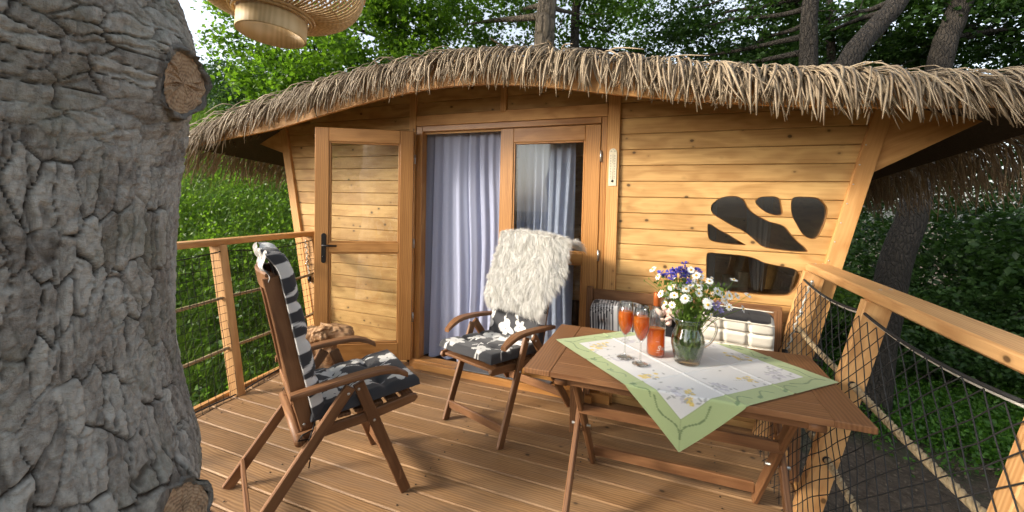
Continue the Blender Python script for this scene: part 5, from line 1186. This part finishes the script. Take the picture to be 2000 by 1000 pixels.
for k, p, n_ in heads:
    n_ = unit(n_); d, a_, b_ = frame(n_); o = link({'d': 'daisy', 's': 'small_daisy', 'c': 'cornflower', 'v': 'violet_bell'}[k], protos[k][rng.integers(len(protos[k]))], bq)
    o.matrix_local = Matrix.Translation(p) @ Matrix((( a_[0], b_[0], d[0], 0), (a_[1], b_[1], d[1], 0), (a_[2], b_[2], d[2], 0), (0, 0, 0, 1))) @ Matrix.Rotation(rng.uniform(0, 6), 4, 'Z')
    t = rng.uniform(0, 6.283); b0 = np.array([.030*math.cos(t), .030*math.sin(t), rng.uniform(.02, .06)]); nk = np.array([.03*p[0]/.15, .02*rng.normal(), .185]); q = np.linspace(0, 1, 7)[:, None]
    pa = (1-q)**2*b0+2*q*(1-q)*nk*np.array([1.2, 1, 1])+q**2*(p-n_*.006); stm.tube(pa, np.linspace(.0017, .0011, 7), 5)
for (p, e) in (((-.19, 0, .345), .02), ((-.17, -.02, .36), .0), ((-.145, .0, .345), 0)): stm.tube([(-.03, 0, .17), (-.09, 0, .28), p], .001, 4); stm.lathe([(0, -.006), (.003, 0), (0, .006)], p, 6)
stm_o = stm.build('stem', M['stem'], bq)
at = stm_o.data.attributes.new('rnd', 'FLOAT', 'POINT'); at.data.foreach_set('value', rng.uniform(.2, .9, len(stm_o.data.vertices)).astype(np.float32)); tag(stm_o, kind='stuff')
n = 620; a_ = rng.uniform(0, 6.283, n); q = rng.uniform(0, 1, n)**.6; hgt = rng.uniform(.16, .36, n); sp_ = np.where(hgt < .16, .052*np.sin(np.clip(hgt/.16, .25, 1)*2.2), .045+.105*np.clip((hgt-.16)/.2, 0, 1))
P_ = np.c_[sp_*q*np.cos(a_)*1.05, sp_*.7*q*np.sin(a_), hgt]; V, F, rnd = leaves(P_, .024, .0); 
tag(np_mesh('green_leaves', V, F, M['stem'], bq, {'rnd': rnd}), kind='stuff')
n = 420; a_ = rng.uniform(0, 6.283, n); t = rng.uniform(0, 6.283, n); r1 = .056*rng.uniform(.3, 1, n)**.5
B = np.c_[.045*rng.uniform(.2, 1, n)*np.cos(a_), .045*np.sin(a_)*rng.uniform(.2, 1, n), rng.uniform(.02, .05, n)]; Mi = np.c_[r1*np.cos(t), r1*np.sin(t), rng.uniform(.07, .115, n)]; Ti = np.c_[.042*np.cos(a_+2.6), .03*np.sin(a_+2.6), rng.uniform(.15, .2, n)]
s_ = rng.normal(0, 1, (n, 3)); s_ /= np.linalg.norm(s_, axis=1)[:, None]; s_ *= .0016; V = np.stack([B-s_, B+s_, Mi+s_, Mi-s_, Ti+s_, Ti-s_], 1).reshape(-1, 3); i = np.arange(n)*6
tag(np_mesh('jug_stems', V, np.r_[np.c_[i, i+1, i+2, i+3], np.c_[i+3, i+2, i+4, i+5]], M['stem'], bq, {'rnd': np.repeat(rng.uniform(.2, 1, n), 6)}), kind='stuff')

# ------------------------------------------------------------------ bench and its cushions
bn = thing('bench', 'hardwood bench with high back rail standing against the cabin wall behind the table', 'bench', (.06, 2.72, 0)); bo = (.06, 2.72, 0)
for x in (-.525, .645): MB().bar((x, 2.935, 0), (x, 2.955, .835 if x < 0 else .80), .045, .04, up=(0, 1, 0), c=.005).build('leg', m, bn, bo); MB().bar((x, 2.50, 0), (x, 2.50, .62), .045, .045, up=(0, 1, 0), c=.005).build('leg', m, bn, bo); MB().bar((x, 2.44, .632), (x, 2.97, .632), .055, .022, c=.005).build('armrest', m, bn, bo) if x < -9 else None
MB().bar((-.50, 2.95, .785), (.665, 2.95, .785), .026, .075, c=.005).build('back_rail', m, bn, bo); MB().bar((-.50, 2.945, .52), (.62, 2.945, .52), .022, .05).build('back_rail', m, bn, bo)
for k in range(13): x = -.44+k*.085; MB().bar((x, 2.946, .545), (x, 2.95, .748), .04, .014, up=(0, 1, 0)).build('back_slat', m, bn, bo)
for k in range(6): MB().bar((-.53, 2.52+k*.075, .43), (.65, 2.52+k*.075, .43), .064, .02).build('seat_slat', m, bn, bo)
MB().bar((-.53, 2.505, .385), (.65, 2.505, .385), .022, .06).build('seat_rail', m, bn, bo)
def soft_box(name, mat, c, size, rz, tilt, dims=(26, 12, 18), puff=.02, tufts=None, colfn=None, parent=None, fold=None):
    """a stuffed cushion: superellipsoid-ish box with tufts on its front; front is local -y"""
    sx, sy, sz = size; nu, nv = 200, 90; e = .28; f = lambda q, e: np.sign(q)*np.abs(q)**e
    def even(a0, a1, n, end, wx, wy):                          # angles spaced evenly along the rounded outline
        t = np.linspace(a0, a1, 6001); L = np.r_[0, np.cumsum(np.hypot(np.diff(wx*f(np.cos(t), e)), np.diff(wy*f(np.sin(t), e))))]; return np.interp(np.linspace(0, L[-1], n, endpoint=end), L, t)
    TH, PH = np.meshgrid(even(-math.pi, math.pi, nu, False, sx, sy), even(-math.pi/2, math.pi/2, nv, True, max(sx, sy)*.6, sz), indexing='ij')
    x = f(np.cos(PH), e)*f(np.cos(TH), e); y = f(np.cos(PH), e)*f(np.sin(TH), e); z = f(np.sin(PH), e)
    X_, Y_, Z_ = x*sx/2, y*sy/2, z*sz/2
    if tufts:
        for (tx, tz) in tufts:
            d2 = (X_-tx)**2+(Z_-tz)**2; Y_ = Y_+np.where(Y_ < 0, 1, -1)*sy*.33*np.exp(-d2/.0009)
    if fold is not None:
        for fz in fold[1]: Y_ = Y_+np.where(Y_ < 0, 1, 0)*sy*fold[2]*np.exp(-((Z_-fz)/.008)**2)
        for fx in fold[0]: Y_ = Y_+np.where(Y_ < 0, 1, 0)*sy*fold[2]*np.exp(-((X_-fx)/.010)**2)
    P = np.c_[X_.ravel(), Y_.ravel(), Z_.ravel()]; P += puff*.25*np.c_[0*P[:, 0], fbm(P*9, 3, 33)-.5, fbm(P*9+4, 3, 34)-.5]
    Rm = np.array(Matrix.Rotation(rz, 3, 'Z') @ Matrix.Rotation(tilt, 3, 'X')); i = np.arange(nu*nv).reshape(nu, nv); j = np.roll(i, -1, 0)
    col = colfn(P) if colfn else np.tile([.5, .5, .5], (nu*nv, 1))
    o = np_mesh(name, P@Rm.T, np.c_[i[:, :-1].ravel(), j[:, :-1].ravel(), j[:, 1:].ravel(), i[:, 1:].ravel()], mat, parent, {'col': col}, smooth=True); o.location = c
    return o
def stripes(P):
    q = (P[:, 0]/.0185) % 1; c_ = np.where((q < .34)[:, None], np.array([.50, .50, .50]), np.array([.022, .023, .03])); c_ = np.where(((q > .60) & (q < .68))[:, None], np.array([.3, .3, .31]), c_); return c_
o = soft_box('striped_cushion', M['print_fabric'], (-.312, 2.83, .60), (.36, .105, .36), 0, R(14), tufts=[(-.09, .03), (.09, .03), (0, -.1), (-.09, -.12), (.09, -.12)], colfn=stripes); tag(o, 'black and white striped cushion leaning at the left end of the bench', 'cushion')
dots = lambda P: np.where((np.hypot(P[:, 0]+.045, P[:, 2]-.02) < .034)[:, None], np.array([.66, .65, .62]), np.array([.016, .016, .019]))
o = soft_box('dark_cushion', M['print_fabric'], (.05, 2.80, .59), (.34, .11, .34), R(4), R(13), colfn=lambda P: np.where((floral(P[:, 0]+.17, P[:, 2]+.17, 9, (.34, .34)) & (P[:, 2] < .09))[:, None], np.array([.62, .61, .58]), np.array([.016, .016, .019]))); tag(o, 'black cushion with large white flowers behind the jug', 'cushion')
bw = MB()
for k, (t, L_) in enumerate(((.5, .075), (1.15, .06), (-.35, .07), (2.2, .06), (2.9, .07), (-1.5, .075), (-2.1, .06))):
    c_ = np.array([.012, 2.70, .762]); d = np.array([math.cos(t), -.12, math.sin(t)]); q = np.linspace(0, 1, 9)
    P = c_+d*(L_*q)[:, None]+np.c_[.006*np.sin(q*7+k), -.022*np.sin(q*3.1)+.010*np.sin(q*9+k), .006*np.cos(q*8+k)]; bw.tube(P, .006+.017*np.sin(q*2.6)**1.0*(1-.35*(k % 2)), 9, flat=.35+.2*(k % 3))
bw.tube([(0, 2.69, .752), (.012, 2.675, .762), (.024, 2.69, .772)], [.008, .013, .008], 8)
o = bw.build('ruffled_bow', M['pink_bow'], None, (-.005, 2.72, .75)); o.location = (-.005, 2.72, .75); tag(o, 'pale pink ruffled fabric bow lying on the dark cushion behind the bottle', 'bow')
bx = thing('box_cushion', 'thick cream tufted cushion with black top and white piping on the bench', 'cushion', (.385, 2.70, .585), R(-9))
def boxc(P): return np.where(((P[:, 2] > .134) | (P[:, 1] > .02))[:, None], np.array([.015, .015, .017]), np.array([.66, .62, .53]))
soft_box('stuffed_body', M['print_fabric'], (0, 0, .10), (.375, .155, .29), 0, R(16), puff=.03, fold=((-.066, .060), (.062, -.022, -.1), .10), colfn=boxc, parent=bx)
pp = MB(); s = np.linspace(0, 1, 30)
Rm = np.array(Matrix.Rotation(R(16), 3, 'X'))
for z, yv in ((.134, -.078), (-.02+.0, -.070)):
    P = np.c_[-.183+.366*s, np.full(30, yv), z+0*s]; pp.tube(P@Rm.T+(0, 0, .10), .0035 if z > 0 else .0015, 6)
P = np.c_[-.183+.366*s, np.full(30, .0775), .134+0*s]; pp.tube(P@Rm.T+(0, 0, .10), .0035, 6)
pp.build('piping', M['cushion_cream'], bx)

# ------------------------------------------------------------------ root stool between armchair and open door
rs = thing('root_stool', 'gnarled teak root side table between the armchair and the open door', 'side table', (-2.47, 2.33, 0))
def gnarl(name, fn, nu, nv, seed, amp, sc_):
    U = np.linspace(0, 2*math.pi, nu, endpoint=False); Vv = np.linspace(0, 1, nv); UU, VV = np.meshgrid(U, Vv, indexing='ij'); P = fn(UU, VV).reshape(-1, 3)
    n_ = fbm(P*sc_+seed, 4, seed)-.45; rd = np.abs(fbm(P*sc_*np.array([1.6, 1.6, .7])+seed+5, 3, seed+1)-.45); ctr = P.mean(0); d = P-ctr; d[:, 2] *= .4; d /= np.linalg.norm(d, axis=1)[:, None]+1e-6
    P = P+d*(amp*n_+amp*.9*(rd*2-.3))[:, None]; i = np.arange(nu*nv).reshape(nu, nv); j = np.roll(i, -1, 0)
    b = MB(); b.add(P, np.c_[i[:, :-1].ravel(), j[:, :-1].ravel(), j[:, 1:].ravel(), i[:, 1:].ravel()].tolist(), (1, .3, .2), True); return b.build(name, M['root'], rs)
def topf(U, V_):
    rr__ = .195*(1+.20*np.sin(2*U+1)+.10*np.sin(5*U)); q = np.clip(np.sin(V_*math.pi), 0, 1)**.45; z = .405-.045*np.cos(V_*math.pi)*1.3
    return np.stack([rr__*q*np.cos(U)*1.05+.03, rr__*q*np.sin(U)*.8, z+.03*np.cos(U)], 2)
gnarl('top_slab', topf, 120, 50, 3, .085, 11)
def basef(U, V_): r__ = .10+.10*(1-V_)**2+.05*V_**2; r__ = r__*(1+.3*np.sin(3*U+V_*2)); return np.stack([r__*np.cos(U), r__*np.sin(U)*.9, V_*.38], 2)
gnarl('root_base', basef, 100, 50, 8, .09, 11)

# ------------------------------------------------------------------ bamboo pendant lamp hanging from the oak
LC = np.array([-1.19, .935, 1.945])
lp = thing('pendant_lamp', 'woven bamboo pendant lampshade hanging from the oak over the deck', 'lamp', LC, R(20)); lp.rotation_euler = (R(-2.5), R(3), R(20))
def lathe_part(pr, name, mat, seg=64): return MB().lathe(pr, seg=seg, closed=True).build(name, M[mat], lp)
lathe_part([(.0935, 0), (.0975, -.001), (.0985, .002), (.0985, .072), (.0935, .072)], 'bottom_ring', 'veneer')
for r_, z in ((.1075, .060), (.1165, .066)): MB().tube([(r_*math.cos(t), r_*math.sin(t), z) for t in np.linspace(0, 2*math.pi, 65)], .0055, 8, caps=False).build('hoop', M['bamboo'], lp)
prof = np.array([(.105, .070), (.15, .072), (.20, .088), (.240, .118), (.262, .162), (.262, .215), (.235, .275), (.18, .325), (.115, .352), (.06, .360)])
s = np.linspace(0, 1, len(prof)); q = np.linspace(0, 1, 15); PR = np.c_[np.interp(q, s, prof[:, 0]), np.interp(q, s, prof[:, 1])]; PR[1:-1] = (PR[:-2]+2*PR[1:-1]+PR[2:])/4
sb = MB(); sb.tube(np.c_[PR[:, 0], 0*q, PR[:, 1]], .0036, 5, up=(0, 1, 0)); so = sb.build('splint', M['bamboo'], lp); smesh = so.data
for k in range(1, 84): o = link('splint', smesh, lp); o.rotation_euler = (0, 0, 2*math.pi*k/84+rng.uniform(-.008, .008))
for r_, z, rad_ in ((.264, .188, .004), (.060, .360, .006), (.19, .087, .0022)): MB().tube([(r_*math.cos(t), r_*math.sin(t), z) for t in np.linspace(0, 2*math.pi, 65)], rad_, 6, caps=False).build('hoop', M['bamboo'], lp)
lathe_part([(.05, .30), (.055, .30), (.055, .36), (.05, .36)], 'inner_ring', 'veneer', 32)
MB().tube([(0, 0, .27), (0, 0, .33)], .022, 14).build('lamp_holder', M['black'], lp)
MB().tube([(0, 0, .33), (.02, .0, 1.4), (.0, .02, 2.75)], .004, 8).build('cord', M['black'], lp)
